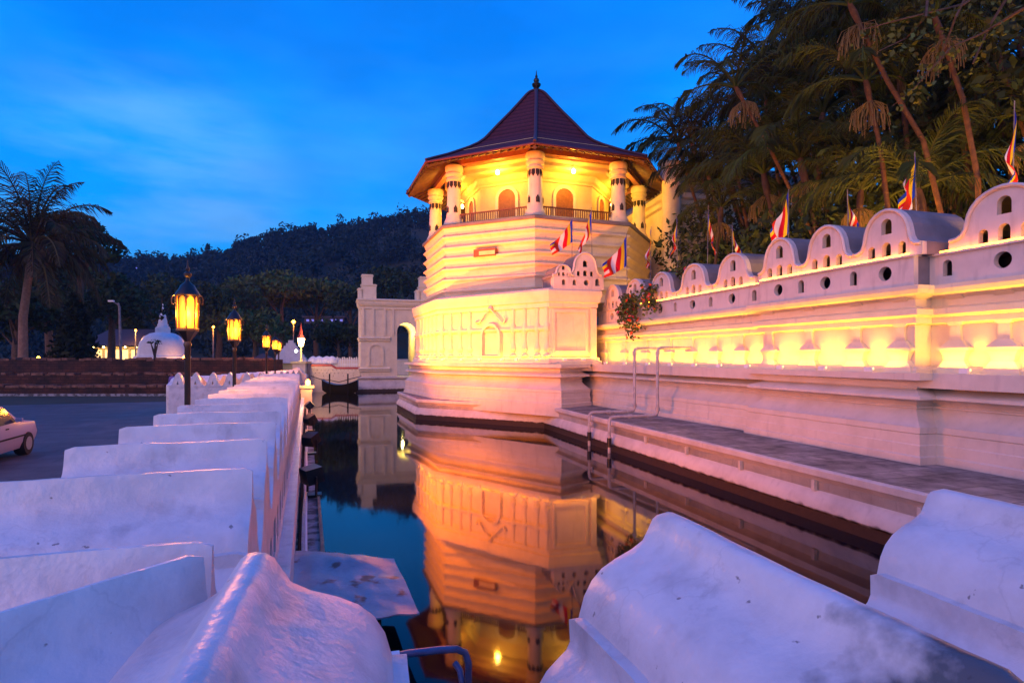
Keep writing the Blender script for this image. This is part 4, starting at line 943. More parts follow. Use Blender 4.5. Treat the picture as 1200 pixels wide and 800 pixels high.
MB().plate(arch(1.35, 1.85, 1.1, 1.6, 14), [arch(1.35, 1.9, .9, 1.45, 14)], g(0, 0, .07), ge, UP, .07).build('blind_arch', M['plaster'], gate)
for s, nm in ((.85, 0), (5.0, 0)):
    mb = MB(); c = g(s, 0, -.6); rz = math.atan2(ge.y, ge.x)
    for dx, w, z0, z1 in ((0, 1.05, 6.65, 7.75), (-.1, .75, 7.75, 8.45), (-.58, .35, 6.65, 7.45)):
        mb.box(Vector((c.x, c.y, (z0+z1)/2))+ge*dx, (w, .9, z1-z0), rz); mb.box(Vector((c.x, c.y, z1-.08))+ge*dx, (w+.1, 1.0, .06), rz)
    mb.build('pinnacle', M['plaster'], gate)
light('POINT', 'arch_lamp', g(3.45, 4.2, -2.0), 130, (1, .82, .25), gate, shadow_soft_size=.1)
# bridge parapet with triangular piercings
br = thing('bridge_wall', 'white bridge parapet pierced by small triangles beyond the boat', 'bridge', (-13, 41.2, 0))
b0 = Vector((-14.5, 41.3, 0)); b1 = Vector((-10.9, 41.62, 0)); be = (b1-b0).normalized(); bl = (b1-b0).length
holes = []
for r, z in enumerate((1.52, 1.32, 1.12)):
    for i in range(13 if r < 2 else 5):
        a = .35+(.27 if r < 2 else .7)*i+(.13 if r % 2 else 0)
        if a < bl-.2: holes.append([(a-.045, z), (a+.045, z), (a, z+.09)])
MB().plate([(0, -.5), (bl, -.5), (bl, 1.62), (1.9, 1.62), (1.6, 1.82), (0, 1.82)], holes, b0, be, UP, .3).build('parapet', M['plaster'], br)
MB().tube([b0+UP*1.85-Vector((0, -.15, 0)), b0+be*1.55+UP*1.85+Vector((0, .15, 0)), b0+be*1.9+UP*1.65+Vector((0, .15, 0)), b1+UP*1.65+Vector((0, .15, 0))], .12, 4).build('coping', M['redcap'], br)
MB().box(b0+UP*.9+Vector((-.1, -.1, 0)), (.5, .7, 2.4)).build('end_pier', M['greywall'], br)
# rowing boat with two mooring poles
bt = thing('rowing_boat', 'small dark rowing boat with blue interior moored before the bridge', 'boat', (-11.9, 40.2, 0))
hb = MB(); n = 18; secs = []
for i in range(n+1):
    f = i/n; x = -1.25+2.5*f; w = .48*math.sin(math.pi*(.04+.92*f))**.7; zt = .55+.34*(2*f-1)**2; zb = -.1+.3*(2*f-1)**4
    secs.append([(x, -w, zt), (x, -w*.75, (zt+zb)/2), (x, 0, zb), (x, w*.75, (zt+zb)/2), (x, w, zt)])
def boatmesh(inset, lift):
    m = MB()
    for sec in secs:
        for (x, y, z) in sec: m.v.append((-11.9+x*(1-inset*.1), 40.2+y*(1-inset), z+lift))
    for i in range(n):
        for k in range(4): a = i*5+k; m.f.append((a, a+1, a+6, a+5))
    return m
boatmesh(0, 0).build('hull', M['hull'], bt, smooth=60)
boatmesh(.14, .05).build('inside', M['hullin'], bt, smooth=60)
mb = MB()
for y in (-.47, .47): mb.tube([(-11.9+s[0][0], 40.2+(s[0][1] if y < 0 else s[4][1]), s[0][2]) for s in secs], .035, 5)
for x in (-.5, .45): mb.box((-11.9+x, 40.2, .5), (.2, .8, .05))
mb.build('gunwale', M['hull'], bt)
for i, (x, lb) in enumerate(((-12.45, 'left dark mooring pole standing beside the rowing boat'), (-11.2, 'right dark mooring pole standing beside the rowing boat'))):
    MB().tube([(x, 39.6, -.6), (x, 39.6, 1.35)], .05, 6).build('mooring_pole', M['hull'], label=lb, cat='pole', loc=(x, 39.6, 0), group='mooring poles')
MB().tube([(-14.2, 41, 1.15), (-13.3, 40.3, .95), (-12.45, 39.6, .92), (-11.8, 39.6, .78), (-11.2, 39.6, .95), (-10.6, 40.8, 1.15)], .025, 5).build('mooring_rope', M['hull'], label='slack rope strung between the two mooring poles', cat='rope', loc=(-12, 40, 0))

# ------------------------------------------------------------------ cloud wall round the near corner
HALF = [(0, 0), (.018, -.003), (.034, -.014), (.05, -.045), (.07, -.08), (.11, -.105), (.17, -.13), (.215, -.155), (.25, -.19), (.275, -.235), (.29, -.29), (.292, -.298), (.325, -.300), (.322, -.37), (.335, -.395), (.36, -.415), (.40, -.45), (.44, -.51), (.5, -.56), (.6, -.60)]
SHARP = [(0, 0), (.010, 0), (.014, -.010), (.020, -.03), (.032, -.09), (.052, -.14), (.10, -.185), (.16, -.212), (.21, -.235), (.25, -.268), (.275, -.31), (.283, -.335), (.318, -.338), (.316, -.40), (.335, -.43), (.38, -.47), (.44, -.53), (.5, -.57), (.6, -.6)]
def fin(parent, tip, dirv, length, kx=1.0, kz=1.0, nu=30, seed=0, kxl=None, HALF=HALF):
    sharp = HALF is SHARP
    """one saddle-backed coping: bell profile drawn out along dirv from its moat end"""
    tip = Vector(tip); dirv = Vector(dirv).normalized(); lat = Vector((-dirv.y, dirv.x, 0))
    kl = kxl or kx
    pr = [(-a*kl, b*kz) for a, b in HALF[::-1]] + [(a*kx, b*kz) for a, b in HALF[1:]]
    # refine the profile
    ref = []
    for (a, b), (c, d_) in zip(pr, pr[1:]):
        m = max(1, int(math.hypot(c-a, d_-b)/.03))
        for i in range(m): ref.append((a+(c-a)*i/m, b+(d_-b)*i/m))
    ref.append(pr[-1]); m = len(ref); mb = MB()
    for i in range(nu+1):
        f = i/nu; e = 0
        f2 = f
        rnd = -.014 if i in (0, nu) else 0
        for a, b in ref:
            p = tip+dirv*(length*f2)+lat*a+UP*(b+rnd*(1 if b > -.55 else 0))
            w = Vector((p.x*2.1+seed, p.y*2.1, p.z*2.1)); dn = .007*noise.noise(w)+.0025*noise.noise(w*4.3)
            p = p+UP*dn+lat*dn*.8
            mb.v.append(tuple(p))
    for i in range(nu):
        for k in range(m-1): x = i*m+k; mb.f.append((x, x+1, x+m+1, x+m))
    lo = -.72
    k0 = len(mb.v)
    for i in (0, nu):
        for s_ in (0, m-1):
            v = Vector(mb.v[i*m+s_]); mb.v.append((v.x, v.y, tip.z+lo))
    a, b, c, d_ = k0, k0+1, k0+2, k0+3
    mb.f.append(tuple(range(m))[::-1]+(a, b)); mb.f.append(tuple(nu*m+i for i in range(m))+(d_, c))
    mb.f.append((0, nu*m, c, a)); mb.f.append((m-1, b, d_, nu*m+m-1))
    return mb.build('merlon', M['fin'], parent, smooth=28 if sharp else 55)
cw = thing('cloud_wall', 'broad white cloud wall with saddle backed copings along the left moat edge', 'wall', (*LW(8, -.75), GZ))
ZT = 2.0; ZV = 1.42
# wall body: left arm, corner, near arm
body = [LW(19.3, -.5), LW(1.9, -.5), (-.66, 1.36), W(1.42, .42), W(1.42, 9.0), W(.70, 9.0), W(.68, .42), (-.32, .62), (-.9, .9), LW(1.2, -1.22), LW(19.3, -1.22)]
MB().prism(body, -.7, ZV).build('wall', M['fin'], cw)
el_ = Vector((*LW(1, 0), 0))
holes = []; 
for k in range(17):
    u = 2.87+.98*k; holes.append(arch(u-1.5, .95, .30, .34)); holes.append(arch(u-1.5+.49, .95, .22, .30))
MB().plate([(0, -.7), (17.9, -.7), (17.9, ZV), (0, ZV)], holes, LW(19.3, -.24, 0) if False else LW(1.5, -.24, 0), el_, UP, .259).build('moat_face', M['fin'], cw) if False else None
f = MB(); o = LW(1.5, -.24, 0); f.plate([(0, -.7), (17.8, -.7), (17.8, ZV), (0, ZV)], holes, o, el_, UP, .259); f.build('moat_face', M['fin'], cw)
for k in range(17):
    u = 2.87+.98*k
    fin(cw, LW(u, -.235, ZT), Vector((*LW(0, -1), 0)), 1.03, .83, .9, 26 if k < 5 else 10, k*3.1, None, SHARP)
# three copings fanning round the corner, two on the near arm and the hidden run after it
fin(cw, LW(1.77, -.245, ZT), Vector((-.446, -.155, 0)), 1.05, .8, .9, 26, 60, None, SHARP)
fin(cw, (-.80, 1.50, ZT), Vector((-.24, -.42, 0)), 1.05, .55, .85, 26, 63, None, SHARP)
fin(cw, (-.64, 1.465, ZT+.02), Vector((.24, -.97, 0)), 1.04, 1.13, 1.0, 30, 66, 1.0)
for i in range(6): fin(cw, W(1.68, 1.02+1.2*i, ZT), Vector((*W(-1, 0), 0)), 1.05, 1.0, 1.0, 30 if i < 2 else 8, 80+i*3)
MB().plate([(0, -.7), (8.2, -.7), (8.2, ZV), (0, ZV)], [], W(1.67, 8.6, 0), Vector((*W(0, -1), 0)), UP, .26).build('moat_face', M['fin'], cw)
# low second cloud wall closing off a square behind the first
ew = thing('square_cloud_wall', 'far low cloud wall with pointed gables enclosing a corner by the lamps', 'wall', (-11.3, 19.3, GZ))
def cloudrow(a, b, sp, zb, zv, zt, th, holes_, kk):
    a, b = Vector((*a, 0)), Vector((*b, 0)); e_ = (b-a).normalized(); n_ = max(1, int((b-a).length/sp)); w = (b-a).length/n_
    MB().plate([(0, zb), ((b-a).length, zb), ((b-a).length, zv), (0, zv)], [], a, e_, UP, th).build('wall', M['fin'], ew)
    for i in range(n_):
        s = w*(i+.5); o = a+e_*s; top = [(-w/2, zv), (-w*.36, zv+.06), (-w*.26, zv+(zt-zv)*.45), (-w*.15, zv+(zt-zv)*.8), (0, zt), (w*.15, zv+(zt-zv)*.8), (w*.26, zv+(zt-zv)*.45), (w*.36, zv+.06), (w/2, zv)]
        hs = [[(-.03*kk, zv+.08), (.03*kk, zv+.08), (0, zv+.2*kk)]] if holes_ else []
        MB().plate([(w/2, zv-.02), ]+top[::-1]+[(-w/2, zv-.02)], hs, o, e_, UP, th).build('merlon', M['fin'], ew)
cloudrow((-11.3, 19.1), (-8.35, 20.1), .51, GZ-.1, 1.5, 1.98, .35, True, 1.0)
cloudrow((-11.05, 19.4), (-11.6, 32), .9, GZ-.1, 1.55, 1.80, .5, False, 1)
cloudrow((-13.6, 32.0), (-11.4, 32.2), .74, GZ-.1, 1.5, 1.92, .35, False, 1)

# canal ledge with conduits, timber edge and floodlights
ld = thing('canal_ledge', 'narrow concrete ledge carrying conduits along the foot of left moat wall', 'ledge', (*LW(12, .0), 0))
def strip(u0, u1, v0, v1, z0, z1, mat, nm, par): return MB().prism([LW(u0, v0), LW(u1, v0), LW(u1, v1), LW(u0, v1)], z0, z1).build(nm, M[mat], par)
strip(4.6, 43, -.13, .14, -.6, .30, 'concrete', 'slab', ld)
strip(4.6, 9.5, .14, .18, -.6, .34, 'timber', 'timber_edge', ld)
strip(2.0, 43, -.245, -.13, -.6, .80, 'fin', 'foot_ledge', ld)
for i, (v, z, m_, r, lb) in enumerate([(-.02, .325, 'palewhite', .018, 'thin white conduit running along the canal ledge'), (-.085, .33, 'hull', .028, 'black cable running along the canal ledge'), (-.05, .34, 'pipe', .02, 'grey conduit beside the black cable on canal ledge')]):
    rr = random.Random(i); pts = [LW(4.8+k*1.2, v+rr.uniform(-.008, .008), z) for k in range(26)]
    MB().tube(pts, r, 6).build('conduit', M[m_], label=lb, cat='conduit', loc=LW(4.8, v, z), group='conduits on the canal ledge')
tgt = [W(13.5, 9.0, 2.4), (-.6, 22.0, 5.2), (-1.6, 22.8, 4.6), (-3.2, 24.5, 5.2)]
FP = [(9.7, 'nearest dark floodlight on the canal ledge, tilted at the tower'), (13.9, 'second dark floodlight along the canal ledge'), (18.2, 'third dark floodlight along the canal ledge'), (23.5, 'dark floodlight on canal ledge next to the lit pier')]
for i, (u, lb) in enumerate(FP):
    c = LW(u, .06, .30); t = thing('canal_floodlight', lb, 'floodlight', c, 'tower floodlights on the canal ledge')
    aim = (Vector(tgt[i])-(c+UP*.32)).normalized(); rt = aim.to_track_quat('Y', 'Z').to_matrix(); h = c+UP*.34
    MB().box(h, (.34, .26, .24), rot=rt).build('housing', M['iron'], t)
    MB().box(h+aim*.125, (.3, .02, .2), rot=rt).build('lens', M['tube'], t)
    mb = MB(); sx = rt @ Vector((1, 0, 0))
    mb.box(c+UP*.02, (.3, .22, .04), R_(19.4)); mb.tube([c+UP*.04-sx*.19, h-sx*.19], .02, 5); mb.tube([c+UP*.04+sx*.19, h+sx*.19], .02, 5)
    mb.build('bracket', M['iron'], t)
    light('SPOT', 'flood_beam', h+aim*.16, (1900, 7000, 8000, 9800)[i], (1, .19, .008), t, tgt[i], spot_size=R_((125, 74, 74, 74)[i]), spot_blend=.9, shadow_soft_size=.10*S)
# lit pier at the far end of the ledge
c = LW(26.0, -.05, 0); t = thing('lit_pier', 'small orange lit pier with a lamp at the end of canal ledge', 'pier', c)
MB().box(c+UP*.55, (.45, .45, 1.3), R_(19.4)).build('pier', M['plaster'], t); MB().box(c+UP*1.24, (.6, .6, .1), R_(19.4)).build('cap', M['plaster'], t)
MB().lathe(c+UP*1.42+Vector((.1, -.1, 0)), [(.02, -.13), (.09, -.08), (.1, .05), (.02, .14)], 10).build('lamp', M['orangelamp'], t, smooth=60)
light('POINT', 'pier_lamp', c+UP*1.45+Vector((.42, -.5, 0)), 45, (1, .35, .05), t, shadow_soft_size=.1)

# dented metal sheet over the corner of the ledge
def sheet():
    t = None; mb = MB(); A, B, Cc, D = Vector((-2.50, 6.3, .40)), Vector((-1.25, 6.15, .37)), Vector((-.78, 4.9, .34)), Vector((-1.85, 4.5, .37)); nx, ny = 26, 22
    for i in range(nx+1):
        for j in range(ny+1):
            f, g_ = i/nx, j/ny; p = A.lerp(B, f).lerp(D.lerp(Cc, f), g_)
            p.z += .025*noise.noise(Vector((f*3, g_*3, 1)))+.07*math.exp(-((g_-.16)*7)**2)*math.sin(f*3+.4)+.014*noise.noise(Vector((f*9, g_*8, 5)))
            mb.v.append(tuple(p))
    n1 = len(mb.v); mb.v += [(x, y, z-.015) for x, y, z in mb.v[:n1]]; r = ny+1
    for i in range(nx):
        for j in range(ny): a = i*r+j; mb.f.append((a, a+r, a+r+1, a+1)); mb.f.append((n1+a, n1+a+1, n1+a+r+1, n1+a+r))
    for i in range(nx): a = i*r; mb.f.append((a, n1+a, n1+a+r, a+r)); a = i*r+ny; mb.f.append((a, a+r, n1+a+r, n1+a))
    for j in range(ny): mb.f.append((j, j+1, n1+j+1, n1+j)); a = nx*r+j; mb.f.append((a, n1+a, n1+a+1, a+1))
    mb.build('metal_sheet', M['zinc'], label='dented rusty metal sheet lying over the water at the moat corner', cat='metal sheet', loc=(-1.6, 5.2, .4), smooth=60)
    sp = MB()
    for x, y in ((-2.2, 5.8), (-1.3, 5.6), (-1.8, 4.85), (-1.2, 5.1)): sp.tube([(x, y, -.5), (x, y, .28)], .04, 6)
    sp.tube([(-2.4, 5.85, .28), (-1.2, 5.6, .28)], .04, 4); sp.tube([(-2.1, 4.75, .28), (-1.1, 5.05, .27)], .04, 4)
    sp.build('support_frame', M['hull'], label='dark frame of stakes holding the metal sheet over water', cat='frame', loc=(-1.6, 5.2, 0))
sheet()
# blue pipe rail and white board by the near coping
def P3(x, y, Y): return px(x, y, Y)
t = thing('bent_rail', 'bent blue steel rail sticking out over the moat behind the near coping', 'rail', P3(475, 766, 2.05))
MB().tube([P3(465, 768, 2.0), P3(480, 765, 2.05), P3(515, 761, 2.12), P3(535, 760, 2.15), P3(545, 764, 2.16), P3(549, 776, 2.16), P3(549, 815, 2.16)], .013, 10).build('upper_tube', M['bluepipe'], t, smooth=60)
MB().tube([P3(533, 776, 2.2), P3(539, 785, 2.18), P3(544, 812, 2.14)], .012, 10).build('lower_tube', M['bluepipe'], t, smooth=60)
q = P3(464, 795, 1.84)
MB().box(q+Vector((0, 0, -.18)), (.035, .2, .44), R_(15)).build('white_board', M['palewhite'], label='white board edge standing behind the near coping', cat='board', loc=q)

# ------------------------------------------------------------------ street lamps
LAMP = (1, .30, .03)
def lamp_proto():
    t = thing('street_lamp', 'lamp', 'street lamp', (0, 0, 0), 'black lantern street lamps along the wall')
    MB().lathe((0, 0), [(.13, 0), (.13, .10), (.09, .16), (.06, .3), (.038, .42), (.036, 2.12), (.05, 2.16), (.036, 2.2)], 14).build('pole', M['iron'], t, smooth=40)
    ln = MB().lathe((0, 0), [(.04, 2.18), (.06, 2.22), (.13, 2.30), (.165, 2.335), (.165, 2.36), (.15, 2.37)], 8, R_(22.5)).build('lantern_base', M['iron'], t, smooth=30)
    fr = MB()
    for k in range(8):
        a = R_(22.5+45*k); fr.tube([(.150*math.sin(a), .150*math.cos(a), 2.36), (.162*math.sin(a), .162*math.cos(a), 2.80)], .011, 5)
        # cusped head of each pane
        a2 = R_(22.5+45*(k+1)); A = Vector((.162*math.sin(a), .162*math.cos(a), 2.80)); B = Vector((.162*math.sin(a2), .162*math.cos(a2), 2.80))
        e_ = (B-A); fr.add([A+UP*.02, B+UP*.02, B-UP*.09, A.lerp(B, .8)-UP*.04, A.lerp(B, .5)-UP*.008, A.lerp(B, .2)-UP*.04, A-UP*.09], [(0, 1, 2, 3, 4, 5, 6)])
    for k in range(8):
        a = R_(22.5+45*k); sn, cs = math.sin(a), math.cos(a)
        fr.tube([(r*sn, r*cs, z) for r, z in ((.165, 2.80), (.205, 2.79), (.222, 2.74), (.215, 2.69), (.198, 2.68))], .008, 5)
    fr.build('lantern_frame', M['iron'], t)
    MB().lathe((0, 0), [(.175, 2.78), (.185, 2.80), (.175, 2.82), (.135, 2.87), (.10, 2.925), (.05, 2.96), (.03, 2.99), (.022, 3.02), (.05, 3.05), (.055, 3.08), (.02, 3.11), (.03, 3.14), (.012, 3.18), (.004, 3.26)], 16, R_(22.5)).build('lantern_roof', M['iron'], t, smooth=30)
    MB().lathe((0, 0), [(.138, 2.37), (.148, 2.78)], 8, R_(22.5), caps=False).build('glass', M['lampglass'], t)
    MB().lathe((0, 0), [(.01, 2.40), (.05, 2.42), (.06, 2.5), (.03, 2.6), (.005, 2.66)], 10).build('bulb', M['bulb'], t, smooth=60)
    for a in range(4):
        d_ = light('POINT', 'lantern_light', (.27*math.sin(R_(90*a+45)), .27*math.cos(R_(90*a+45)), 2.56), 42, LAMP, t, shadow_soft_size=.06)
    for ch in t.children:
        if ch.type == 'MESH' and not ch.name.startswith('pole'):
            for v in ch.data.vertices: v.co.x *= .82; v.co.y *= .82
    return t
lp = lamp_proto()
LL = ['nearest and largest black lantern street lamp, second wall lamp in front', 'second black lantern street lamp along the white wall', 'third black lantern lamp, much smaller, by the far wall', 'fourth black lantern lamp, left of a close pair', 'fifth black lantern lamp, right of a close pair']
LL[0] = 'nearest and largest black lantern street lamp beside the white wall'
for i, (u, lb) in enumerate(zip((8.5, 13.6, 23.8, 30.0, 33.6), LL)):
    o = lp if i == 0 else copy_tree(lp); o.location = LW(u, -1.47, .50)*S; o['label'] = lb
# lamp on the pedestal by the bridge
c = Vector((-14.9, 41, GZ)); t = thing('pedestal_lamp', 'yellow lantern with pointed roof on a pedestal at the bridge end', 'street lamp', c)
MB().box(c+UP*.7, (.9, .9, 1.5)).build('pedestal', M['plaster'], t); MB().box(c+UP*1.5, (1.1, 1.1, .14)).build('cap', M['cream'], t)
MB().lathe(c+UP*1.55, [(.09, 0), (.07, .2), (.055, 1.0), (.08, 1.1)], 10).build('pole', M['cream'], t, smooth=40)
MB().lathe(c+UP*2.65, [(.14, 0), (.24, .5), (.24, .54)], 6).build('glass', M['bulb'], t)
MB().lathe(c+UP*3.2, [(.32, 0), (.14, .3), (.05, .8), (.01, 1.15)], 6).build('lantern_roof', M['redcap'], t)
light('POINT', 'pedestal_light', c+UP*3.0+Vector((.3, -.5, 0)), 260, (1, .5, .2), t, shadow_soft_size=.15)
MB().lathe(c+UP*2.3+Vector((-.1, -.7, 0)), [(.02, -.1), (.11, 0), (.02, .1)], 10).build('spot_lamp', M['led'], t, smooth=60)

# ------------------------------------------------------------------ far left: brick wall, stupa, lit house, poles
bw = thing('brick_wall', 'long stepped old brick wall across the road at left', 'wall', (-22, 29, GZ))
for i, (y0, z1, x1) in enumerate(((28.2, 1.05, -14.2), (29.3, 1.62, -13.4), (30.2, 2.36, -12.4))):
    MB().box(((-50+x1)/2, y0+.6, (GZ+z1)/2-.1), (x1+50, 1.2, z1-GZ+.2)).build('tier', M['brick'], bw)
    mb = MB(); rr = random.Random(i); x = -36.0
    while x < x1-.4:
        w = rr.uniform(.22, .5); mb.box((x, y0+.25, z1+rr.uniform(-.02, .05)), (w, .56, .12), rr.uniform(-.05, .05)); x += w+.015+(rr.random() < .12)*rr.uniform(.2, .9)
    mb.build('coping', M['bricklight'], bw)
light('POINT', 'roadside_glow', (-24, 26.5, 2.3), 0.01, LAMP) if False else None
st = thing('stupa', 'white bell shaped stupa with ringed spire behind the brick wall', 'stupa', (-36.1, 60, GZ))
c = (-36.1, 60)
dome = MB().lathe(c, [(2.9, GZ-.1), (2.9, 2.3), (2.6, 2.35), (2.6, 2.55), (2.32, 2.6), (2.28, 2.8), (2.2, 3.4), (2.05, 4.0), (1.7, 4.55), (1.15, 4.9), (.75, 5.0)], 36).build('dome', M['palewhite'], st, smooth=30)
MB().box((c[0], c[1], 5.2), (1.35, 1.35, .55), R_(30)).build('cube_chamber', M['palewhite'], st)
MB().lathe(c, [(.62, 5.45), (.62, 5.6), (.50, 5.65), (.50, 5.85), (.42, 5.9), (.40, 6.2), (.30, 6.6), (.32, 6.68), (.20, 7.0), (.22, 7.1), (.10, 7.4), (.02, 8.1)], 16).build('spire', M['palewhite'], st, smooth=30)
tree('broadleaf_tree', 'bare small tree in front of the white stupa', 182, 401, 52, .7, .35, .10, 99, 'leaf', tg, 4, .3, 110)
hs = thing('lit_house', 'low lit house with dark roof left of the white stupa', 'house', (-44, 64, GZ))
MB().box((-43, 64.5, 2.0), (4.8, 3, 3.2)).build('wall', M['cream'], hs)
MB().add([(-46.6, 62, 3.7), (-38.6, 62, 3.7), (-38.6, 68, 3.7), (-46.6, 68, 3.7), (-45, 65, 5.6), (-40, 65, 5.6)], [(3, 2, 1, 0), (0, 1, 5, 4), (1, 2, 5), (2, 3, 4, 5), (3, 0, 4)]).build('roof', M['roofdark'], hs)
for i in range(5): MB().box((-44.8+i*.95, 62.96, 2.7), (.6, .04, 1.1)).build('window', M['window'], hs)
for i in range(7): MB().lathe((-46+i*1.15, 62.1, 3.55), [(.01, -.1), (.1, 0), (.01, .1)], 8).build('eave_lamp', M['bulb'], hs)
light('POINT', 'house_light', (-43, 61.2, 3.2), 60, (1, .6, .2), hs, shadow_soft_size=.2)
c = px(140, 418, 45); t = thing('utility_pole', 'plain grey utility pole with a lamp arm behind the brick wall', 'pole', (c.x, 45, GZ))
MB().tube([(c.x+.15, 45, GZ), (c.x, 45, px(140, 360, 45).z), (c.x-.1, 45, px(138, 355, 45).z)], [.11, .085, .07], 8).build('pole', M['greywall'], t, smooth=60)
MB().tube([(c.x-.1, 45, px(138, 357, 45).z), (c.x-.45, 44.8, px(135, 353, 45).z)], .05, 6).build('arm', M['greywall'], t)
MB().box((c.x-.5, 44.8, px(135, 353, 45).z), (.4, .2, .12)).build('lamp_head', M['palewhite'], t)
def farlamp(x, y, Y, label, mat, e_, col, r=.16):
    c = px(x, y, Y); b = hz((x-600)/680, Y) if Y > 80 else GZ
    t = thing('distant_lamp', label, 'street lamp', (c.x, Y, b))
    MB().tube([(c.x, Y, b), (c.x, Y, c.z-.1)], [.1, .06], 6).build('pole', M['greywall'], t); MB().lathe(c, [(.02, -r), (r, 0), (.02, r)], 10).build('lamp', M[mat], t, smooth=60)
    light('POINT', 'distant_light', c-UP*.3+Vector((0, -.6, 0)), e_, col, t, shadow_soft_size=.2)
farlamp(344, 377, 78, 'single orange street light above the far trees', 'orangelamp', 320, (1, .3, .03), .26)
farlamp(159, 387, 62, 'small warm lamp on a pole left of the stupa', 'orangelamp', 220, (1, .45, .1), .11)
farlamp(216, 419, 58, 'low warm lamp at the right foot of stupa', 'orangelamp', 120, (1, .4, .08), .2)
farlamp(250, 383, 66, 'orange lamp shining through leaves between the two nearest lanterns', 'orangelamp', 260, (1, .33, .03), .14)
farlamp(45, 419, 38, 'tiny amber lamp behind the brick wall near palm trunk', 'orangelamp', 60, (1, .4, .05), .1)
# far side of the bridge: low walls, hut, kiosk, canopies
hut = thing('pyramid_hut', 'hut with stepped pyramid roof behind the far street lamps', 'hut', (-19.2, 49, GZ))
c = px(341, 418, 49)
mb = MB()
for i in range(8): mb.box((c.x, 49, 2.1+i*.24), (2.9*(1-i/8.2), 2.9*(1-i/8.2), .24), R_(17), taper=.93)
mb.build('roof', M['crest'], hut); MB().box((c.x, 49, 1.2), (2.3, 2.3, 1.7), R_(17)).build('wall', M['cream'], hut)
ks_ = thing('kiosk', 'small orange kiosk with a purple roof left of the pyramid hut', 'kiosk', px(308, 430, 46))
c = px(308, 430, 46); MB().box((c.x, 46, 1.35), (1.1, 1.0, 1.5)).build('wall', M['wood'], ks_)
MB().add([(c.x-1.0, 45.2, 2.1), (c.x+1.0, 45.2, 2.1), (c.x+1.0, 47, 2.1), (c.x-1.0, 47, 2.1), (c.x, 46, 2.8)], [(3, 2, 1, 0), (0, 1, 4), (1, 2, 4), (2, 3, 4), (3, 0, 4)]).build('roof', M['roofdark'], ks_)
bwall = thing('boundary_wall', 'long pale boundary wall below the trees beyond the bridge', 'wall', (-16, 60, GZ))
MB().box((-19, 60, 1.3), (26, .3, 1.7)).build('wall', M['plaster'], bwall); MB().box((-19, 60, 2.2), (26.2, .4, .12)).build('coping', M['crest'], bwall)
for i, (x, r, lb) in enumerate(((367, .42, 'leftmost white rounded canopy beyond the bridge wall'), (374, .5, 'second white rounded canopy beyond the bridge wall'), (383, .55, 'third and tallest white rounded canopy beyond bridge wall'), (389, .5, 'rightmost white rounded canopy beyond the bridge wall'))):
    c = px(x, 425, 46); t = thing('white_canopy', lb, 'canopy', (c.x, 46, GZ), 'white canopies beyond the bridge')
    MB().lathe((c.x, 46), [(r, 2.0), (r*.95, 2.2), (r*.7, 2.4), (r*.3, 2.52), (.02, 2.56)], 14).build('dome', M['palewhite'], t, smooth=60); MB().tube([(c.x, 46, GZ), (c.x, 46, 2.1)], .05, 6).build('post', M['palewhite'], t)
pf = thing('picket_fence', 'pale blue white picket fence beside the gatehouse beyond the bridge', 'fence', (-13, 46, GZ)); mb = MB()
for i in range(22): mb.box((-14.0+i*.14, 46, 1.5), (.07, .04, 1.9+.1*math.sin(i*1.7)))
mb.build('pickets', M['palewhite'], pf); MB().box((-12.5, 46.04, 1.9), (3.2, .04, .1)).build('rail', M['palewhite'], pf)
hh = thing('hillside_house', 'long low house with faint blue windows on the dark slope', 'house', px(382, 378, 110))
c = px(382, 376, 110); MB().box((c.x, 110, c.z), (7.5, 2, 1.1)).build('wall', M['roofdark'], hh); MB().box((c.x, 110, c.z+.7), (8.2, 2.6, .25)).build('roof', M['roofdark'], hh)
for i in range(8): MB().box((c.x-3.1+i*.9, 108.98, c.z+.05), (.5, .04, .4)).build('window', M['bluewindow'], hh)
for i, (x, y) in enumerate(((160, 314), (174, 316))):
    c = px(x, y, 190); MB().lathe(c, [(.02, -.3), (.3, 0), (.02, .3)], 8).build('hill_lamp', M['bluewindow'], label='tiny %s light of two near the hill ridge' % ['left', 'right'][i], cat='lamp', loc=c, group='lights near the hill ridge')

# ------------------------------------------------------------------ car on the road
car = thing('parked_car', 'pale small car at the photo left edge on the road', 'car', (0, 0, 0))
ln, wd = 2.75, 1.15
sec = [(-1.375, .28, .62), (-1.30, .20, .72), (-1.1, .17, .76), (-.75, .16, .98), (-.55, .16, 1.03), (.15, .16, 1.02), (.55, .16, .74), (1.15, .17, .66), (1.32, .2, .55), (1.375, .28, .45)]
mb = MB(); m = 9
for x, z0, z1 in sec:
    hw = wd/2*(.93 if abs(x) > 1.2 else 1); zs = .62 if z1 > .62 else z1*.9
    top = .78 if z1 > .85 else .93
    for y, z in ((-hw*.92, z0), (-hw, z0+.12), (-hw, zs), (-hw*top, z1-.03), (0, z1+.02), (hw*top, z1-.03), (hw, zs), (hw, z0+.12), (hw*.92, z0)): mb.v.append((x, y, z))
for i in range(len(sec)-1):
    for k in range(m): a, b = i*m+k, i*m+(k+1) % m; mb.f.append((a, a+m, b+m, b))
mb.f.append(tuple(range(m))); mb.f.append(tuple(range((len(sec)-1)*m, len(sec)*m))[::-1])
mb.build('body', M['carpaint'], car, smooth=40)
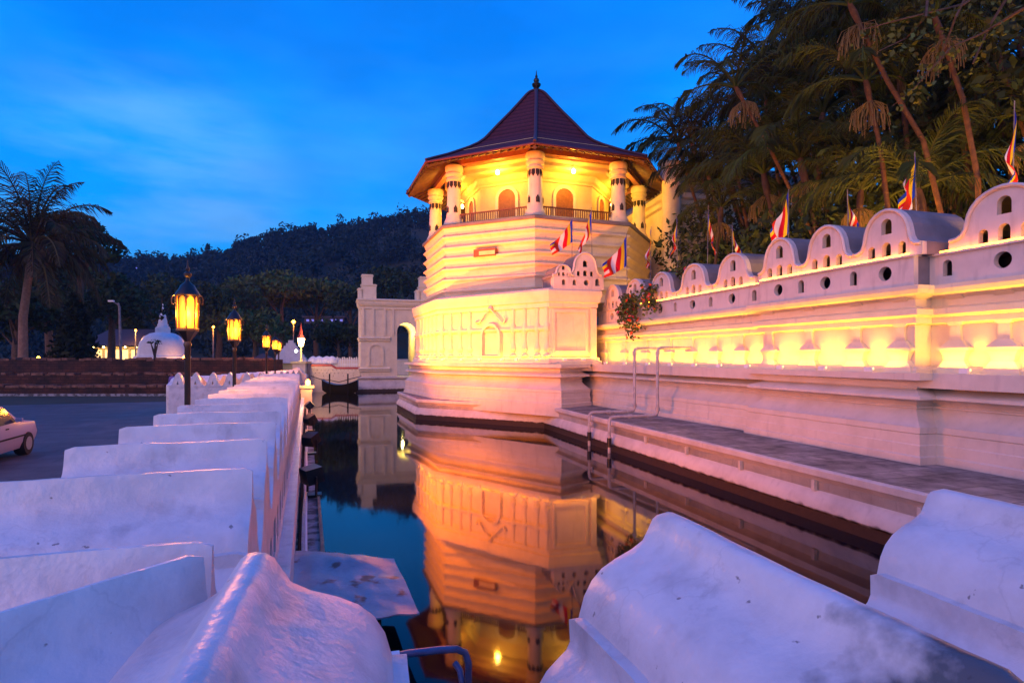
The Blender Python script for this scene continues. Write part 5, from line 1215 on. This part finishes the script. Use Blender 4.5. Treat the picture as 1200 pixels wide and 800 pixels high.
for sy in (-1, 1):
    y0, y1 = sy*(wd/2+.004), sy*(wd/2*.80+.012)
    for xs in ([(-.95, .66), (-.42, .66), (-.42, .96), (-.66, .93)], [(-.36, .66), (.42, .68), (.14, .96), (-.36, .97)]):
        vs = [(x, y0+(y1-y0)*(z-.62)/.37, z) for x, z in xs]; MB().add(vs+[(x, y-sy*.012, z) for x, y, z in vs], [(0, 1, 2, 3), (7, 6, 5, 4), (0, 4, 5, 1), (1, 5, 6, 2), (2, 6, 7, 3), (3, 7, 4, 0)]).build('side_window', M['glass'], car)
    for wx in (-.83, .85):
        wh = MB().lathe((0, 0), [(.12, -.09), (.21, -.09), (.225, -.05), (.225, .05), (.21, .09), (.12, .09)], 22)
        wh.v = [(wx+a, sy*(wd/2-.07)+c_, .225+b) for a, b, c_ in wh.v]; w_ = wh.build('wheel', M['rubber'], car, smooth=40)
        rm = MB().lathe((0, 0), [(.02, -.092), (.13, -.095), (.13, .095), (.02, .092)], 14); rm.v = [(wx+a, sy*(wd/2-.07)+c_, .225+b) for a, b, c_ in rm.v]; rm.build('rim', M['rim'], w_)
    MB().box((-1.36, sy*.42, .56), (.06, .16, .14)).build('tail_lamp', M['tail'], car); MB().box((1.345, sy*.40, .46), (.06, .2, .09)).build('headlamp', M['palewhite'], car)
MB().add([(-1.06, -.42, .80), (-1.06, .42, .80), (-.80, .38, .965), (-.80, -.38, .965)], [(0, 1, 2, 3)]).build('rear_window', M['glass'], car)
MB().add([(.50, -.45, .785), (.50, .45, .785), (.20, .40, 1.005), (.20, -.40, 1.005)], [(0, 1, 2, 3)]).build('windscreen', M['glass'], car)
MB().box((-1.37, 0, .34), (.08, .98, .14)).build('bumper', M['rubber'], car)
for sy in (-1, 1):
    MB().box((.34, sy*(wd/2+.06), .72), (.07, .10, .07)).build('mirror', M['carpaint'], car)
    for x in (-.48, .02): MB().box((x, sy*(wd/2+.006), .585), (.10, .016, .022)).build('handle', M['rubber'], car)
    MB().box((0, sy*(wd/2+.004), .40), (1.6, .012, .03)).build('side_trim', M['rubber'], car)
MB().box((-1.385, 0, .48), (.012, .34, .085)).build('number_plate', M['palewhite'], car)
MB().box((1.36, 0, .34), (.06, .98, .14)).build('bumper', M['rubber'], car)
cc = LW(12.9, -5.7, GZ+.006)
car.location = cc*S; car.rotation_euler = (0, 0, R_(90+19.4))

# pedestrian half hidden by the far cloud wall
def person(base, h, label):
    b = Vector(base); t = thing('person', label, 'person', b); k = h/1.7
    V = {'pel': (0, 0, .95), 'che': (0, 0, 1.28), 'nek': (0, 0, 1.47), 'hed': (0, -.01, 1.62), 'shl': (-.18, 0, 1.40), 'shr': (.18, 0, 1.40), 'ell': (-.24, .02, 1.12), 'elr': (.24, .04, 1.12), 'hal': (-.25, -.06, .88), 'har': (.25, -.04, .88),
         'hil': (-.10, 0, .90), 'hir': (.10, 0, .90), 'knl': (-.10, -.03, .50), 'knr': (.11, .05, .50), 'fol': (-.10, -.02, .08), 'for': (.11, .14, .08), 'tol': (-.10, -.16, .03), 'tor': (.11, .0, .03)}
    rad = {'pel': .15, 'che': .16, 'nek': .06, 'hed': .105, 'shl': .07, 'shr': .07, 'ell': .045, 'elr': .045, 'hal': .035, 'har': .035, 'hil': .10, 'hir': .10, 'knl': .065, 'knr': .065, 'fol': .045, 'for': .045, 'tol': .04, 'tor': .04}
    ed = [('pel', 'che'), ('che', 'nek'), ('nek', 'hed'), ('che', 'shl'), ('che', 'shr'), ('shl', 'ell'), ('shr', 'elr'), ('ell', 'hal'), ('elr', 'har'), ('pel', 'hil'), ('pel', 'hir'), ('hil', 'knl'), ('hir', 'knr'), ('knl', 'fol'), ('knr', 'for'), ('fol', 'tol'), ('for', 'tor')]
    names = list(V); me = bpy.data.meshes.new('body'); me.from_pydata([tuple(Vector(V[n])*k*S) for n in names], [(names.index(a), names.index(c)) for a, c in ed], [])
    ob = bpy.data.objects.new('body', me); COL.objects.link(ob); ob.parent = t
    md = ob.modifiers.new('skin', 'SKIN'); ss = ob.modifiers.new('sub', 'SUBSURF'); ss.levels = ss.render_levels = 1
    for n, sv in zip(names, me.skin_vertices[0].data): sv.radius = (rad[n]*k*S,)*2; sv.use_root = (n == 'pel')
    me.materials.append(M['cloth'])
    MB().lathe(b+UP*1.66*k, [(.09*k, -.06*k), (.112*k, 0), (.09*k, .07*k), (.03*k, .11*k)], 12).build('hair', M['hair'], t, smooth=60)
    MB().lathe(b+UP*1.60*k+Vector((0, -.035*k, 0)), [(.04*k, -.10*k), (.085*k, -.04*k), (.09*k, .03*k), (.05*k, .09*k)], 12).build('face', M['skin'], t, smooth=60)
person((-16.4, 28.0, GZ), 1.1, 'pedestrian in purple clothes left of the far cloud wall')

# faint evening haze between the moat and the hill
hzb = MB().box((0, 480, 44), (2400, 1100, 100))
hm = bpy.data.materials.new('evening_haze'); hm.use_nodes = True; hn = hm.node_tree.nodes
for n in list(hn): hn.remove(n)
ho = hn.new('ShaderNodeOutputMaterial'); pv = hn.new('ShaderNodeVolumePrincipled'); pv.inputs['Density'].default_value = .00022; pv.inputs['Color'].default_value = (.25, .55, 1, 1); pv.inputs['Anisotropy'].default_value = .2
hm.node_tree.links.new(pv.outputs[0], ho.inputs['Volume'])
hzb.build('haze', hm, kind='stuff')
